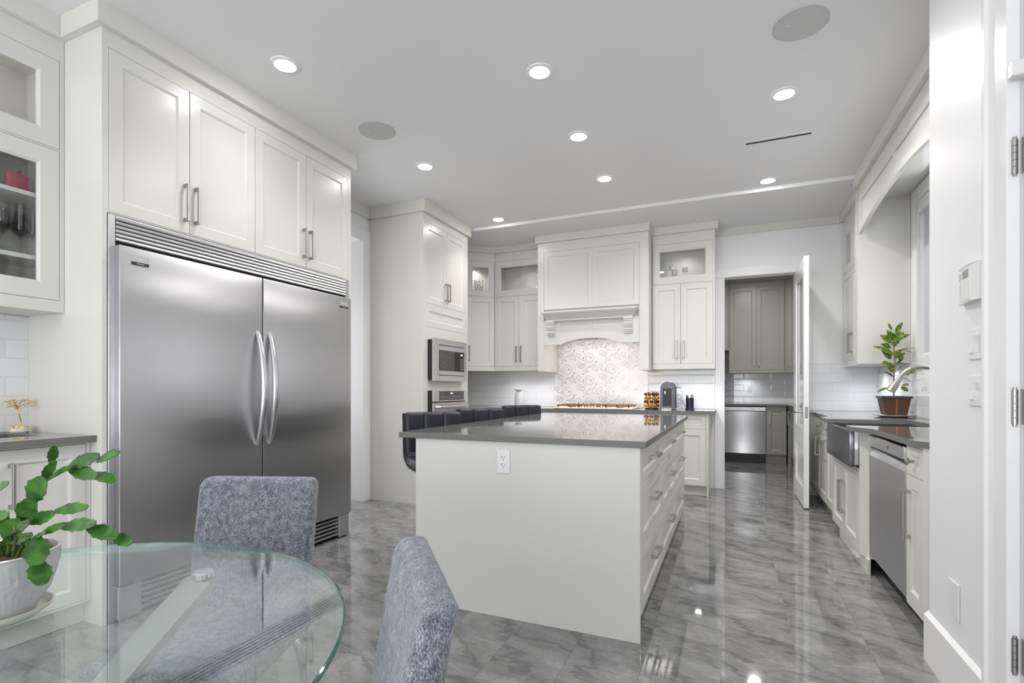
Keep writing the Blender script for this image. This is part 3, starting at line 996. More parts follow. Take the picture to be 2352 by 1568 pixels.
mb.build('handle', M['steel_l'], dr, smooth=0.7)

# ------------------------------------------------------------------ back wall: uppers and hood
YU = 6.09
fU = FYm(YU)
t = thing('diagonal_wall_cabinet', 'white diagonal corner wall cabinet with a lit glass door beside the oven tower', 'cabinet', (-3.2, 6.1, 1.39))
L = 0.384
fD = F((-2.869 - L / math.sqrt(2), YU - L / math.sqrt(2)), (1, 1), (1, -1))
cabinet(t, fD, 0, L, 1.395, 2.94, 0.30, [('glass', 0.006, L - 0.004, 2.368, 2.83, None, 0.064), ('door', 0.006, L - 0.004, 1.453, 2.362, ('v', 0.035, 1.62, 0.2))])
mb = MB().fbox(fD, -0.06, L + 0.012, -0.30, CR, 2.941, SOF)
mb.build('crown_moulding', M['cab'], t)
t = thing('wall_cabinet', 'white wall cabinet with a lit glass display above two doors left of the range hood', 'cabinet', (-2.52, 6.25, 1.39))
cabinet(t, fU, -2.866, -2.178, 1.395, 2.94, 0.328, [('glass', -2.862, -2.182, 2.368, 2.83, None, 0.068), ('door', -2.862, -2.522, 1.453, 2.362, ('v', -2.553, 1.61, 0.205)), ('door', -2.522, -2.182, 1.453, 2.362, ('v', -2.490, 1.61, 0.205))])
MB().fbox(fU, -2.852, -2.178, -0.328, CR, 2.941, SOF).build('crown_moulding', M['cab'], t)
t = thing('wall_cabinet', 'white wall cabinet with lit candle display above two doors right of the range hood', 'cabinet', (-0.51, 6.25, 1.385))
cabinet(t, fU, -0.843, -0.164, 1.388, 2.935, 0.328, [('glass', -0.840, -0.182, 2.366, 2.824, None, 0.072), ('door', -0.840, -0.528, 1.445, 2.358, ('v', -0.566, 1.61, 0.205)), ('door', -0.528, -0.182, 1.445, 2.358, ('v', -0.494, 1.61, 0.205))])
MB().fbox(fU, -0.843, -0.164 + 0.03, -0.328, CR, 2.936, SOF).build('crown_moulding', M['cab'], t)

t = thing('range_hood_cabinet', 'white panelled range hood with mantel shelf, corbels and arched valance', 'hood', (-1.51, 6.1, 1.375))
fH = FYm(5.85)
hx0, hx1 = -2.172, -0.848
mb = MB()
for a, b in ((hx0, -2.092), (-0.950, hx1)):
    mb.fbox(fH, a, b, -0.555, 0.0, 1.375, 2.93)
mb.fbox(fH, -2.092, -0.950, -0.555, 0.0, 2.818, 2.93).fbox(fH, -2.092, -0.950, -0.555, -0.024, 1.90, 2.818)
mb.build('body', M['cab'], t)
mb = MB()
fm = (-2.092 - 0.950) / 2
mb.panel(fH, -2.090, fm + 0.033, 2.118, 2.816, n=0.001, w=0.055)
mb.panel(fH, fm - 0.033 + 0.066, -0.952, 2.118, 2.816, n=0.001, w=0.055)
mb.build('front_panel', M['cab'], t)
MB().fbox(fH, hx0 - 0.026, hx1 + 0.01, -0.555, CR, 2.931, SOF).build('crown_moulding', M['cab'], t)
# mantel shelf with a sloping cove below
mb = MB()
mx0, mx1, my = -2.095, -0.962, 5.72
mb.box(mx0, mx1, my, 5.85, 2.062, 2.078).box(mx0 + 0.008, mx1 - 0.008, my + 0.012, 5.85, 2.05, 2.062)
a = [(mx0 + 0.012, my + 0.02, 2.05), (mx1 - 0.012, my + 0.02, 2.05), (mx1 - 0.012, 5.85, 2.05), (mx0 + 0.012, 5.85, 2.05)]
b = [(mx0 + 0.062, my + 0.085, 1.985), (mx1 - 0.062, my + 0.085, 1.985), (mx1 - 0.062, 5.85, 1.985), (mx0 + 0.062, 5.85, 1.985)]
mb.hexa(b + a)
mb.box(mx0 + 0.055, mx1 - 0.055, my + 0.075, 5.85, 1.972, 1.985)
mb.build('mantel_shelf', M['cab'], t)
for xc in (-1.99, -1.068):
    prof = [(5.85, 1.972), (5.775, 1.972), (5.775, 1.955), (5.785, 1.95), (5.785, 1.935), (5.795, 1.93), (5.800, 1.90), (5.815, 1.872), (5.835, 1.855), (5.805, 1.850), (5.803, 1.836), (5.815, 1.826), (5.815, 1.815), (5.830, 1.806), (5.830, 1.795), (5.85, 1.79)]
    MB().prism([(xc - 0.048, y, z) for y, z in prof], (0.096, 0, 0)).build('corbel', M['cab'], t)
# arched valance


def arch_z(x, xa, xb, z0, rise):
    q = (x - (xa + xb) / 2) / ((xb - xa) / 2)
    return z0 + rise * max(0.0, 1 - q * q) ** 0.8


xs = [-2.09 + (1.138) * i / 60 for i in range(61)]
low = [(x, 5.853, arch_z(x, -1.87, -1.17, 1.692, 0.068) if -1.87 < x < -1.17 else 1.692) for x in xs]
mb = MB().prism(low + [(-0.952, 5.853, 1.985), (-2.09, 5.853, 1.985)], (0, 0.03, 0))


def vband(pts_lo, pts_hi, dy):
    """raised strip between two outlines on the valance face"""
    mb.prism(pts_lo + pts_hi[::-1], (0, dy, 0))


yF = 5.846
vband([(-2.09, yF, 1.93), (-0.952, yF, 1.93)], [(-2.09, yF, 1.985), (-0.952, yF, 1.985)], 0.012)
vband([(-1.55, yF + 0.0006, 1.81), (-1.49, yF + 0.0006, 1.81)], [(-1.55, yF + 0.0006, 1.935), (-1.49, yF + 0.0006, 1.935)], 0.0112)
for a, b in ((-2.09, -1.89), (-1.15, -0.952)):
    vband([(a, yF, 1.692), (b, yF, 1.692)], [(a, yF, 1.93), (b, yF, 1.93)], 0.012)
ax = [-1.89 + 0.74 * i / 40 for i in range(41)]
vband([(x, yF, arch_z(x, -1.87, -1.17, 1.692, 0.068) if -1.87 < x < -1.17 else 1.692) for x in ax], [(x, yF, arch_z(x, -1.93, -1.11, 1.74, 0.083)) for x in ax], 0.012)
mb.build('arched_valance', M['cab'], t)
MB().box(-2.09, -0.952, 5.885, 6.395, 1.875, 1.89).build('hood_liner', M['steel_l'], t)

# backsplash
tag(MB().box(-3.45, -2.150, YB - 0.011, YB - 0.001, 0.926, 1.394).build('tile_backsplash', M['tile_x']), 'white subway tile backsplash left of the scroll tile panel', 'backsplash')
tag(MB().box(-0.930, -0.175, YB - 0.011, YB - 0.001, 0.926, 1.387).build('tile_backsplash', M['tile_x']), 'white subway tile backsplash behind the coffee machine', 'backsplash')
tag(MB().box(0.79, XR - 0.002, YB - 0.011, YB - 0.001, 0.926, 1.447).build('tile_backsplash', M['tile_x']), 'white subway tile backsplash on the wall right of the pantry door', 'backsplash')
tag(MB().box(XR - 0.011, XR - 0.001, 2.80, YB - 0.012, 0.926, 1.318).build('tile_backsplash', M['tile_y']), 'white subway tile backsplash under the window behind the faucet', 'backsplash')


def spiral(cx, cy, r0, r1, a0, a1, k=34):
    return [(cx + (r0 + (r1 - r0) * (i / k) ** 1.6) * math.cos(a0 + (a1 - a0) * i / k), cy + (r0 + (r1 - r0) * (i / k) ** 1.6) * math.sin(a0 + (a1 - a0) * i / k)) for i in range(k + 1)]


def bez(p0, p1, p2, p3, k=16):
    r = []
    for i in range(k + 1):
        t_ = i / k
        a_ = 1 - t_
        r.append(tuple(a_ ** 3 * p0[j] + 3 * a_ * a_ * t_ * p1[j] + 3 * a_ * t_ * t_ * p2[j] + t_ ** 3 * p3[j] for j in (0, 1)))
    return r


def scroll_motif():
    C = []
    C.append(spiral(0.62, 0.66, 0.245, 0.05, math.radians(215), math.radians(-400)))
    C.append(spiral(0.20, 0.36, 0.150, 0.035, math.radians(-70), math.radians(480)))
    C.append(spiral(0.86, 0.22, 0.135, 0.03, math.radians(140), math.radians(-420)))
    C.append(spiral(0.13, 0.80, 0.115, 0.03, math.radians(-100), math.radians(430)))
    C.append(spiral(0.44, 0.12, 0.085, 0.025, math.radians(60), math.radians(-380)))
    C.append(bez((0.251, 0.22), (0.40, 0.20), (0.46, 0.36), (0.42, 0.52)))
    C.append(bez((0.486, 0.19), (0.60, 0.28), (0.68, 0.30), (0.757, 0.307)))
    C.append(bez((0.42, 0.52), (0.36, 0.62), (0.26, 0.60), (0.11, 0.687)))
    C.append(bez((0.757, 0.307), (0.86, 0.42), (0.92, 0.42), (1.02, 0.55)))
    leaves = [(0.33, 0.62, 60), (0.60, 0.27, 20), (0.70, 0.62, 80), (0.30, 0.44, -50), (0.90, 0.46, 60), (0.40, 0.92, 130), (0.95, 0.06, 40), (0.22, 0.30, 110), (0.55, 0.02, 70)]
    return C, leaves


def scroll_panel(name, label, f, u0, u1, z0, z1, tile, base, line, w=0.0046, root_kind='backsplash'):
    mb = MB().fbox(f, u0, u1, -0.010, 0.0, z0, z1)
    mb.mi = 1
    C, leaves = scroll_motif()
    nu, nz = int(math.ceil((u1 - u0) / tile)), int(math.ceil((z1 - z0) / tile))

    def quad(P):
        if all(u0 < p[0] < u1 and z0 < p[1] < z1 for p in P):
            mb.add([f.p(p[0], 0.0012, p[1]) for p in P], [tuple(range(len(P)))])
    for i in range(-1, nu + 1):
        for j in range(-1, nz + 1):
            off = 0.5 if i % 2 else 0.0
            for c in C:
                q = [(u0 + (i + a) * tile, z0 + (j + b + off) * tile) for a, b in c]
                Lf, Rt = [], []
                for k in range(len(q)):
                    p, r = q[max(k - 1, 0)], q[min(k + 1, len(q) - 1)]
                    dx, dz = r[0] - p[0], r[1] - p[1]
                    l = math.hypot(dx, dz) or 1
                    ww = w * (0.45 + 0.55 * math.sin(PI * (k + 3) / (len(q) + 5)))
                    Lf.append((q[k][0] - dz / l * ww / 2, q[k][1] + dx / l * ww / 2))
                    Rt.append((q[k][0] + dz / l * ww / 2, q[k][1] - dx / l * ww / 2))
                for k in range(len(q) - 1):
                    quad([Lf[k], Lf[k + 1], Rt[k + 1], Rt[k]])
            for a, b, ang in leaves:
                cu, cz = u0 + (i + a) * tile, z0 + (j + b + off) * tile
                ca, sa = math.cos(math.radians(ang)), math.sin(math.radians(ang))
                sh = [(0, 0), (0.012, 0.0055), (0.024, 0.004), (0.034, 0), (0.022, -0.0045), (0.010, -0.004)]
                sc = tile / 0.29
                quad([(cu + sc * (x * ca - y * sa), cz + sc * (x * sa + y * ca)) for x, y in sh])
    return tag(mb.build(name, [base, line]), label, root_kind)


scroll_panel('scroll_tile_panel', 'white tile panel with silver scroll pattern behind the cooktop', FYm(YB - 0.011), -2.148, -0.932, 0.926, 1.86, 0.29, M['scrolltile'], M['silver'])

# base run and countertop along the back wall
t = thing('base_cabinet', 'white base cabinet right end of the back run below the coffee machine', 'cabinet', (-0.5, 6.1, 0))
cabinet(t, FYm(5.83), -0.80, -0.22, 0.116, 0.894, 0.575, [('drawer', -0.79, -0.244, 0.728, 0.885, None), ('door', -0.79, -0.244, 0.122, 0.722, ('v', -0.74, 0.6, 0.2))], toe=0.114)
MB().box(-0.236, -0.222, 5.815, 6.40, 0.0, 0.894).build('end_panel', M['cab'], t)
t = thing('base_cabinet', 'white base cabinet below the cooktop behind the island', 'cabinet', (-1.55, 6.1, 0))
cabinet(t, FYm(5.83), -2.32, -0.805, 0.116, 0.894, 0.575, [('drawer', -2.30, -1.57, 0.50, 0.885, ('h', -1.93, 0.8, 0.2)), ('drawer', -1.57, -0.82, 0.50, 0.885, ('h', -1.19, 0.8, 0.2)), ('drawer', -2.30, -1.57, 0.122, 0.495, ('h', -1.93, 0.42, 0.2)), ('drawer', -1.57, -0.82, 0.122, 0.495, ('h', -1.19, 0.42, 0.2))], toe=0.114)
t = thing('base_cabinet', 'white corner base cabinet between the oven tower and the cooktop', 'cabinet', (-2.6, 6.1, 0))
cabinet(t, FYm(5.83), -2.83, -2.325, 0.116, 0.894, 0.575, [('door', -2.82, -2.335, 0.122, 0.885, ('v', -2.39, 0.75, 0.2))], toe=0.114)
MB().box(XL + 0.005, -2.83, 5.31, 6.405, 0.0, 0.894).build('corner_carcass', M['cab'], t)
mb = MB()
mb.prism([(XL + 0.002, 6.408, 0.895), (XL + 0.002, 5.305, 0.895), (-2.80, 5.305, 0.895), (-2.80, 5.79, 0.895), (-0.16, 5.79, 0.895), (-0.16, 6.408, 0.895)], (0, 0, 0.030))
tag(mb.build('back_countertop', M['quartz'], bevel=0.0015), 'grey quartz countertop along the back wall under the cooktop', 'countertop')

# cooktop
t = thing('gas_cooktop', 'stainless gas cooktop with cast-iron grates and five front knobs under the hood', 'cooktop', (-1.50, 6.1, 0.925))
MB().box(-1.985, -1.03, 5.86, 6.36, 0.9255, 0.938).build('top_plate', M['satin'], t, bevel=0.004, seg=2)
for gx0, gx1 in ((-1.94, -1.66), (-1.645, -1.365), (-1.35, -1.075)):
    mb = MB()
    fy0 = 6.02 if gx0 == -1.645 else 5.90
    for x in (gx0, gx1 - 0.014):
        mb.box(x, x + 0.014, fy0, 6.33, 0.953, 0.972)
    for y in (fy0, 6.1, 6.316):
        mb.box(gx0, gx1, y, y + 0.014, 0.953, 0.972)
    xm = (gx0 + gx1) / 2
    mb.box(xm - 0.007, xm + 0.007, fy0, 6.33, 0.956, 0.974)
    for x in (gx0, gx1 - 0.016):
        for y in (fy0, 6.314):
            mb.box(x, x + 0.016, y, y + 0.016, 0.938, 0.955)
    mb.build('grate', M['iron'], t)
for x, y in ((-1.80, 6.02), (-1.80, 6.22), (-1.505, 6.16), (-1.21, 6.02), (-1.21, 6.22)):
    MB().lathe([(0, 0), (0.045, 0), (0.045, 0.006), (0.03, 0.008), (0.03, 0.014), (0, 0.015)], (x, y, 0.938), 20).build('burner', M['iron'], t, smooth=0.6)
for i in range(5):
    x = -1.70 + i * 0.074
    k = MB().lathe([(0.024, 0), (0.024, 0.008), (0.019, 0.012), (0.017, 0.028), (0, 0.030)], (x, 5.935, 0.938), 20).build('knob', M['nickel'], t, smooth=0.6)
    MB().box(x - 0.004, x + 0.004, 5.918, 5.952, 0.966, 0.985).build('knob_grip', M['nickel'], k)

# countertop appliances
t = thing('coffee_machine', 'dark rounded pod coffee machine on the back countertop', 'coffee machine', (-0.665, 6.12, 0.925))
x0, yb = -0.668, 6.03


def dome(w, zb, zs, k=16):
    return [(x0 - w, zb), (x0 + w, zb)] + [(x0 + w * math.cos(PI * i / k), zs + w * math.sin(PI * i / k)) for i in range(k + 1)]


MB().prism([(x, yb, z) for x, z in dome(0.070, 0.934, 1.167)], (0, 0.26, 0)).build('housing', M['gunmetal'], t, bevel=0.006, seg=2, smooth=0.5)
MB().box(x0 - 0.048, x0 + 0.048, yb - 0.004, yb + 0.002, 0.965, 1.165).build('front_panel', M['black'], t)
mb = MB().box(x0 - 0.055, x0 + 0.055, yb - 0.07, yb + 0.001, 0.926, 0.950)
mb.build('drip_tray', M['chrome'], t, bevel=0.004)
MB().cyl((x0 - 0.022, yb - 0.012, 1.105), 0.013, 0.03, 14).build('spout', M['chrome'], t, smooth=0.6)
MB().box(x0 + 0.07, x0 + 0.125, 6.15, 6.27, 0.93, 1.168).build('water_tank', M['glass'], t)
MB().box(x0 + 0.07, x0 + 0.13, 6.145, 6.275, 1.168, 1.176).build('tank_lid', M['gunmetal'], t)


def cord(a, b, parent):
    a, b = Vector(a), Vector(b)
    MB().tube([a.lerp(b, i / 12) + Vector((0, 0, -0.03 * math.sin(PI * i / 12))) for i in range(13)], 0.003, 8).build('power_cord', M['black'], parent, smooth=0.8)


cord((-0.60, 6.28, 1.03), (-0.552, 6.395, 1.06), t)
t = thing('milk_frother', 'small dark cylindrical milk frother with chrome lid right of the coffee machine', 'frother', (-0.43, 6.12, 0.925))
MB().lathe([(0, 0), (0.050, 0), (0.050, 0.012), (0.043, 0.016), (0.043, 0.135), (0, 0.136)], (-0.43, 6.12, 0.9255), 24).build('body', M['midnight'], t, smooth=0.6)
MB().lathe([(0.041, 0), (0.041, 0.030), (0.038, 0.034), (0, 0.035)], (-0.43, 6.12, 1.0615), 24).build('lid', M['chrome'], t, smooth=0.6)


def outlet(name, label, f, u, z, n=0.0, kind='decora', w=0.07, h=0.115):
    o = thing(name, label, 'outlet', f.p(u, n, z - h / 2))
    pl = MB().fbox(f, u - w / 2, u + w / 2, n + 0.0005, n + 0.006, z - h / 2, z + h / 2).build('cover_plate', M['white_p'], o, bevel=0.003, seg=2)
    MB().fbox(f, u - 0.0165, u + 0.0165, n + 0.004, n + 0.0075, z - 0.034, z + 0.034).build('receptacle', M['white_p'], o, bevel=0.001)
    mb = MB()
    for s in (-1, 1):
        zc = z + s * 0.018
        mb.fbox(f, u - 0.0085, u - 0.0065, n + 0.007, n + 0.0080, zc - 0.001, zc + 0.008)
        mb.fbox(f, u - 0.0125, u - 0.0065, n + 0.007, n + 0.0080, zc + 0.003, zc + 0.005)
        mb.fbox(f, u + 0.0060, u + 0.0080, n + 0.007, n + 0.0080, zc, zc + 0.008)
        mb.lathe([(0.0024, 0.007), (0.0024, 0.0081)], f.p(u, n, zc - 0.008), 10, f.N)
    mb.build('slots', M['black'], o)
    return o


outlet('wall_outlet', 'white outlet on the subway tile between coffee machine and frother', FYm(YB - 0.011), -0.545, 1.05)
cord((-0.475, 6.15, 0.975), (-0.528, 6.395, 1.03), t)
t = thing('canister', 'white countertop canister with flat grey lid left of the cooktop', 'canister', (-2.55, 6.15, 0.925))
MB().lathe([(0, 0), (0.048, 0), (0.050, 0.004), (0.050, 0.195), (0, 0.196)], (-2.55, 6.15, 0.9255), 28).build('body', M['white_p'], t, smooth=0.6)
MB().lathe([(0.030, 0), (0.032, 0.018), (0.054, 0.020), (0.056, 0.034), (0, 0.036)], (-2.55, 6.15, 1.1216), 28).build('lid', M['grey_p'], t, smooth=0.6)
# capsule carousel
cc = Vector((-0.855, 6.12, 0.925))
t = thing('capsule_carousel', 'wire carousel stand loaded with coffee capsules beside the coffee machine', 'capsule stand', cc)
MB().lathe([(0, 0.0005), (0.075, 0.0005), (0.075, 0.012), (0.02, 0.018), (0, 0.018)], cc, 28).build('base', M['black'], t, smooth=0.6)
MB().cyl(cc + Vector((0, 0, 0.018)), 0.004, 0.185, 10).ball(cc + Vector((0, 0, 0.208)), 0.007).build('spindle', M['chrome'], t, smooth=0.8)
mb = MB()
for k in range(5):
    ring = [cc + Vector((0.062 * math.cos(2 * PI * i / 24), 0.062 * math.sin(2 * PI * i / 24), 0.022 + 0.0435 * k)) for i in range(25)]
    mb.tube(ring, 0.0018, 6)
    for i in range(4):
        a = 2 * PI * i / 4
        mb.tube([cc + Vector((0, 0, 0.022 + 0.0435 * k)), cc + Vector((0.062 * math.cos(a), 0.062 * math.sin(a), 0.022 + 0.0435 * k))], 0.0018, 6)
mb.build('wire_rings', M['chrome'], t)


def capsule(foil):
    o = thing('coffee_capsule', None, 'capsule', (0, 0, 0))
    # dome bulging outwards (+x), rim at the back
    MB().lathe([(0.0205, 0), (0.0205, 0.002), (0.0180, 0.004), (0.0165, 0.012), (0.0115, 0.021), (0, 0.0245)], (0, 0, 0), 18, (1, 0, 0)).build('shell', foil, o, smooth=0.5)
    return o


proto = {'yfoil': capsule(M['yfoil']), 'bfoil': capsule(M['bfoil'])}
first = {'yfoil': True, 'bfoil': True}
tiers = [('yfoil', 'golden capsule in the bottom tier of the carousel, {}'), ('bfoil', 'brown capsule in the second tier of the carousel, {}'), ('yfoil', 'golden capsule in the third tier of the carousel, {}'), ('bfoil', 'brown capsule in the top tier of the carousel, {}')]
wh = ['facing right', 'turned to the back right', 'turned to the wall', 'turned to the back left', 'facing left', 'front left', 'facing the room', 'front right']
for k, (foil, lb) in enumerate(tiers):
    for i in range(8):
        a = 2 * PI * i / 8 + 0.2 * k
        o = proto[foil] if first[foil] else copy_tree(proto[foil])
        first[foil] = False
        o.location = cc + Vector((0.0655 * math.cos(a), 0.0655 * math.sin(a), 0.0440 + 0.0435 * k))
        o.rotation_euler = (0, 0, a)
        tag(o, lb.format(wh[i]), 'capsule', 'coffee capsules in the carousel')

# contents of the lit display cabinets
t = thing('crystal_plate', 'round cut-crystal plate standing in the lit cabinet left of the hood', 'plate', (-2.44, 6.28, 2.37))
mb = MB()
ax_ = Vector((0, -1, 0.18)).normalized()
pc = Vector((-2.435, 6.29, 2.505))
mb.lathe([(0, 0), (0.075, 0), (0.16, 0.022), (0.163, 0.026), (0.075, 0.006), (0, 0.006)], pc, 48, ax_, fn=lambda th, z, r: 0.004 * math.cos(24 * th) if r > 0.15 else 0)
mb.build('dish', M['crystal'], t, smooth=0.4)
mb = MB()
Q = Z.rotation_difference(ax_).to_matrix()
for i in range(24):
    for r_, s_ in ((0.088, 0.010), (0.108, 0.013), (0.13, 0.012), (0.15, 0.009)):
        a = 2 * PI * (i + (0.5 if r_ in (0.108, 0.15) else 0)) / 24
        p = pc + Q @ Vector((r_ * math.cos(a), r_ * math.sin(a), 0.012 + (r_ - 0.075) * 0.22))
        mb.ball(p, s_ * 0.8, (1, 0.45, 1), 6)
mb.build('cut_pattern', M['crystal'], t)
vb = Vector((-3.075, 6.03, 2.3705))
t = thing('crystal_vase', 'tall cut-crystal vase in the lit diagonal corner cabinet', 'vase', vb)
MB().lathe([(0, 0), (0.045, 0), (0.05, 0.01), (0.052, 0.10), (0.06, 0.26), (0.056, 0.26), (0.047, 0.10), (0.04, 0.012), (0, 0.012)], vb, 20, fn=lambda th, z, r: 0.003 * math.cos(10 * th + z * 60)).build('body', M['crystal'], t)
mb = MB()
for k in range(9):
    for i in range(10):
        a = 2 * PI * (i + 0.5 * (k % 2)) / 10
        mb.ball(vb + Vector((0.054 * math.cos(a), 0.054 * math.sin(a), 0.03 + 0.024 * k)), 0.009, (1, 1, 1.3), 6)
mb.build('cut_facets', M['crystal'], t)


def candle_holder(x, y, h, label, label2):
    o = thing('candle_holder', label, 'candle holder', (x, y, 2.3685), group='crystal candle holders in the lit cabinet')
    b = Vector((x, y, 2.3687))
    MB().lathe([(0, 0), (0.036, 0), (0.034, 0.008), (0.012, 0.018), (0.022, 0.018 + h * 0.25), (0.010, 0.018 + h * 0.5), (0.018, 0.018 + h * 0.75), (0.012, 0.018 + h), (0.04, 0.022 + h), (0.04, 0.026 + h), (0, 0.027 + h)], b, 20).build('stem', M['crystal'], o, smooth=0.5)
    MB().lathe([(0.030, 0), (0.033, 0.06), (0.0315, 0.06), (0.0285, 0.002)], b + Vector((0, 0, 0.0275 + h)), 20).build('cup', M['crystal'], o, smooth=0.6)
    c = MB().lathe([(0, 0), (0.0275, 0), (0.029, 0.042), (0, 0.043)], b + Vector((0, 0, 0.0285 + h)), 18).build('candle', M['wax'], smooth=0.6)
    tag(c, label2, 'candle', 'white candles in the crystal holders')
    MB().cyl(b + Vector((0, 0, 0.0715 + h)), 0.0008, 0.008, 6).build('wick', M['black'], c)


candle_holder(-0.645, 6.27, 0.165, 'tall crystal candle holder at the back left of the lit cabinet', 'white candle in the tallest crystal holder')
candle_holder(-0.602, 6.19, 0.085, 'short crystal candle holder in front of the tall one', 'white candle in the shortest crystal holder')
candle_holder(-0.492, 6.24, 0.125, 'medium crystal candle holder standing apart on the right', 'white candle in the right-hand crystal holder')

# ------------------------------------------------------------------ island
IX0, IX1, IY0, IY1 = -1.593, -0.379, 2.366, 4.72
t = thing('kitchen_island', 'white kitchen island with a plain end panel and nine drawers', 'island', (-0.986, 3.54, 0))
fI = FX(IX1)
cols = [(2.392, 3.166), (3.166, 3.930), (3.930, 4.694)]
fr = []
for a, b in cols:
    c = (a + b) / 2
    fr += [('drawer', a, b, 0.725, 0.888, ('h', c, 0.812, 0.19), 0.045), ('drawer', a, b, 0.419, 0.722, ('h', c, 0.60, 0.19)), ('drawer', a, b, 0.128, 0.416, ('h', c, 0.30, 0.19))]
cabinet(t, fI, IY0 + 0.021, IY1 - 0.021, 0.122, 0.894, IX1 + 1.22, fr, toe=0.122)
MB().box(IX0, IX1 - 0.002, IY0, IY0 + 0.02, 0, 0.894).build('end_panel', M['cab'], t)
MB().box(IX0, IX1 + 0.002, IY1 - 0.02, IY1, 0, 0.894).build('end_panel', M['cab'], t)
mb = MB()
mb.box(-1.692, -0.352, 2.345, 4.758, 0.895, 0.925)
tag(mb.build('island_countertop', M['quartz'], bevel=0.0015), 'large grey speckled quartz countertop on the kitchen island', 'countertop')
outlet('wall_outlet', 'white outlet on the plain end panel of the island', FYm(IY0), -1.063, 0.794, w=0.072, h=0.118)

# ------------------------------------------------------------------ bar stools


def pad_shell(width, prof, th, cols_):
    """tufted pad swept along a side profile (y, z): full in the middle of each column, pinched at the seams"""
    mb = MB()
    n, k = 36, len(prof)
    P = [Vector((0, *p)) for p in prof]
    vs, fc = [], []
    for side in (1, -1):
        for i in range(k):
            tg_ = (P[min(i + 1, k - 1)] - P[max(i - 1, 0)]).normalized()
            nr = Vector((0, -tg_.z, tg_.y))
            s = i / (k - 1)
            endf = min(1.0, math.sqrt(max(0.0, 1 - max(0, (s - 0.90) / 0.10) ** 2)), math.sqrt(max(0.0, 1 - max(0, (0.06 - s) / 0.06) ** 2)))
            for j in range(n + 1):
                q = j / n
                e = min(q, 1 - q)
                edge = math.sqrt(max(0.0, 1 - max(0, (0.07 - e) / 0.07) ** 2))
                bul = abs(math.sin(PI * q * cols_)) ** 0.35 if side == 1 else 1.0
                h = th / 2 * edge * endf * ((0.60 + 0.40 * bul) if side == 1 else 0.9)
                trim = 1.0 - 0.17 * (1 - math.sqrt(max(0.0, 1 - max(0, (s - 0.91) / 0.09) ** 2)))
                vs.append(Vector(((q - 0.5) * width * trim, 0, 0)) + P[i] + nr * (side * h))
    w = n + 1
    for sd in range(2):
        o = sd * k * w
        for i in range(k - 1):
            for j in range(n):
                fc.append((o + i * w + j, o + i * w + j + 1, o + (i + 1) * w + j + 1, o + (i + 1) * w + j))
    mb.add(vs, fc)
    bmesh.ops.remove_doubles(mb.bm, verts=mb.bm.verts, dist=1e-5)
    return mb


def make_stool():
    """local frame: seat centre at the origin column, back at +y, front towards -y"""
    o = thing('bar_stool', None, 'stool', (0, 0, 0))
    prof = [(-0.205, 0.655), (-0.19, 0.665), (-0.12, 0.675), (0.0, 0.675), (0.09, 0.675), (0.145, 0.683), (0.18, 0.705), (0.195, 0.73), (0.20, 0.80), (0.205, 0.88), (0.21, 0.95), (0.215, 0.985), (0.217, 1.005)]
    fine = []
    for i in range(len(prof) - 1):
        for q in range(3):
            fine.append(tuple(prof[i][j] + (prof[i + 1][j] - prof[i][j]) * q / 3 for j in (0, 1)))
    fine.append(prof[-1])
    pad_shell(0.415, fine, 0.085, 3).build('padded_shell', M['leather'], o, smooth=0.7)
    mb = MB()
    for s in (-1, 1):
        mb.tube([(s * 0.203, y, z) for y, z in fine[2:-1]], 0.0065, 8)
    mb.build('piping', M['leather_s'], o, smooth=0.8)
    MB().box(-0.09, 0.09, -0.09, 0.09, 0.605, 0.637).cyl((0, 0, 0.45), 0.024, 0.16, 16).build('swivel_plate', M['chrome'], o, smooth=0.5)
    MB().cyl((0, 0, 0.02), 0.030, 0.45, 20).build('column', M['chrome'], o, smooth=0.6)
    MB().lathe([(0, 0), (0.20, 0), (0.20, 0.006), (0.12, 0.018), (0.04, 0.03), (0, 0.03)], (0, 0, 0), 36).build('base', M['chrome'], o, smooth=0.6)
    mb = MB().tube([(0.15 * math.cos(a), 0.15 * math.sin(a) - 0.05, 0.26) for a in [PI * 1.0 + PI * i / 18 for i in range(19)]], 0.010, 10)
    mb.tube([(-0.15, -0.05, 0.26), (-0.02, 0.0, 0.26)], 0.010, 10).tube([(0.15, -0.05, 0.26), (0.02, 0.0, 0.26)], 0.010, 10)
    mb.build('footrest', M['chrome'], o, smooth=0.6)
    return o


st = make_stool()
for i, (x, y, rz, lb) in enumerate([(-1.728, 2.866, 48.6, 'black padded leather bar stool at the near end of the island'),
                                    (-1.715, 3.566, 48.6, 'black padded leather bar stool in the middle of the island row'),
                                    (-1.700, 4.418, 48.6, 'black padded leather bar stool at the far end of the island, nearest the cooktop')]):
    o = st if i == 0 else copy_tree(st)
    o.location = (x, y, 0)
    o.rotation_euler = (0, 0, math.radians(rz))
    tag(o, lb, 'stool', 'bar stools along the island')

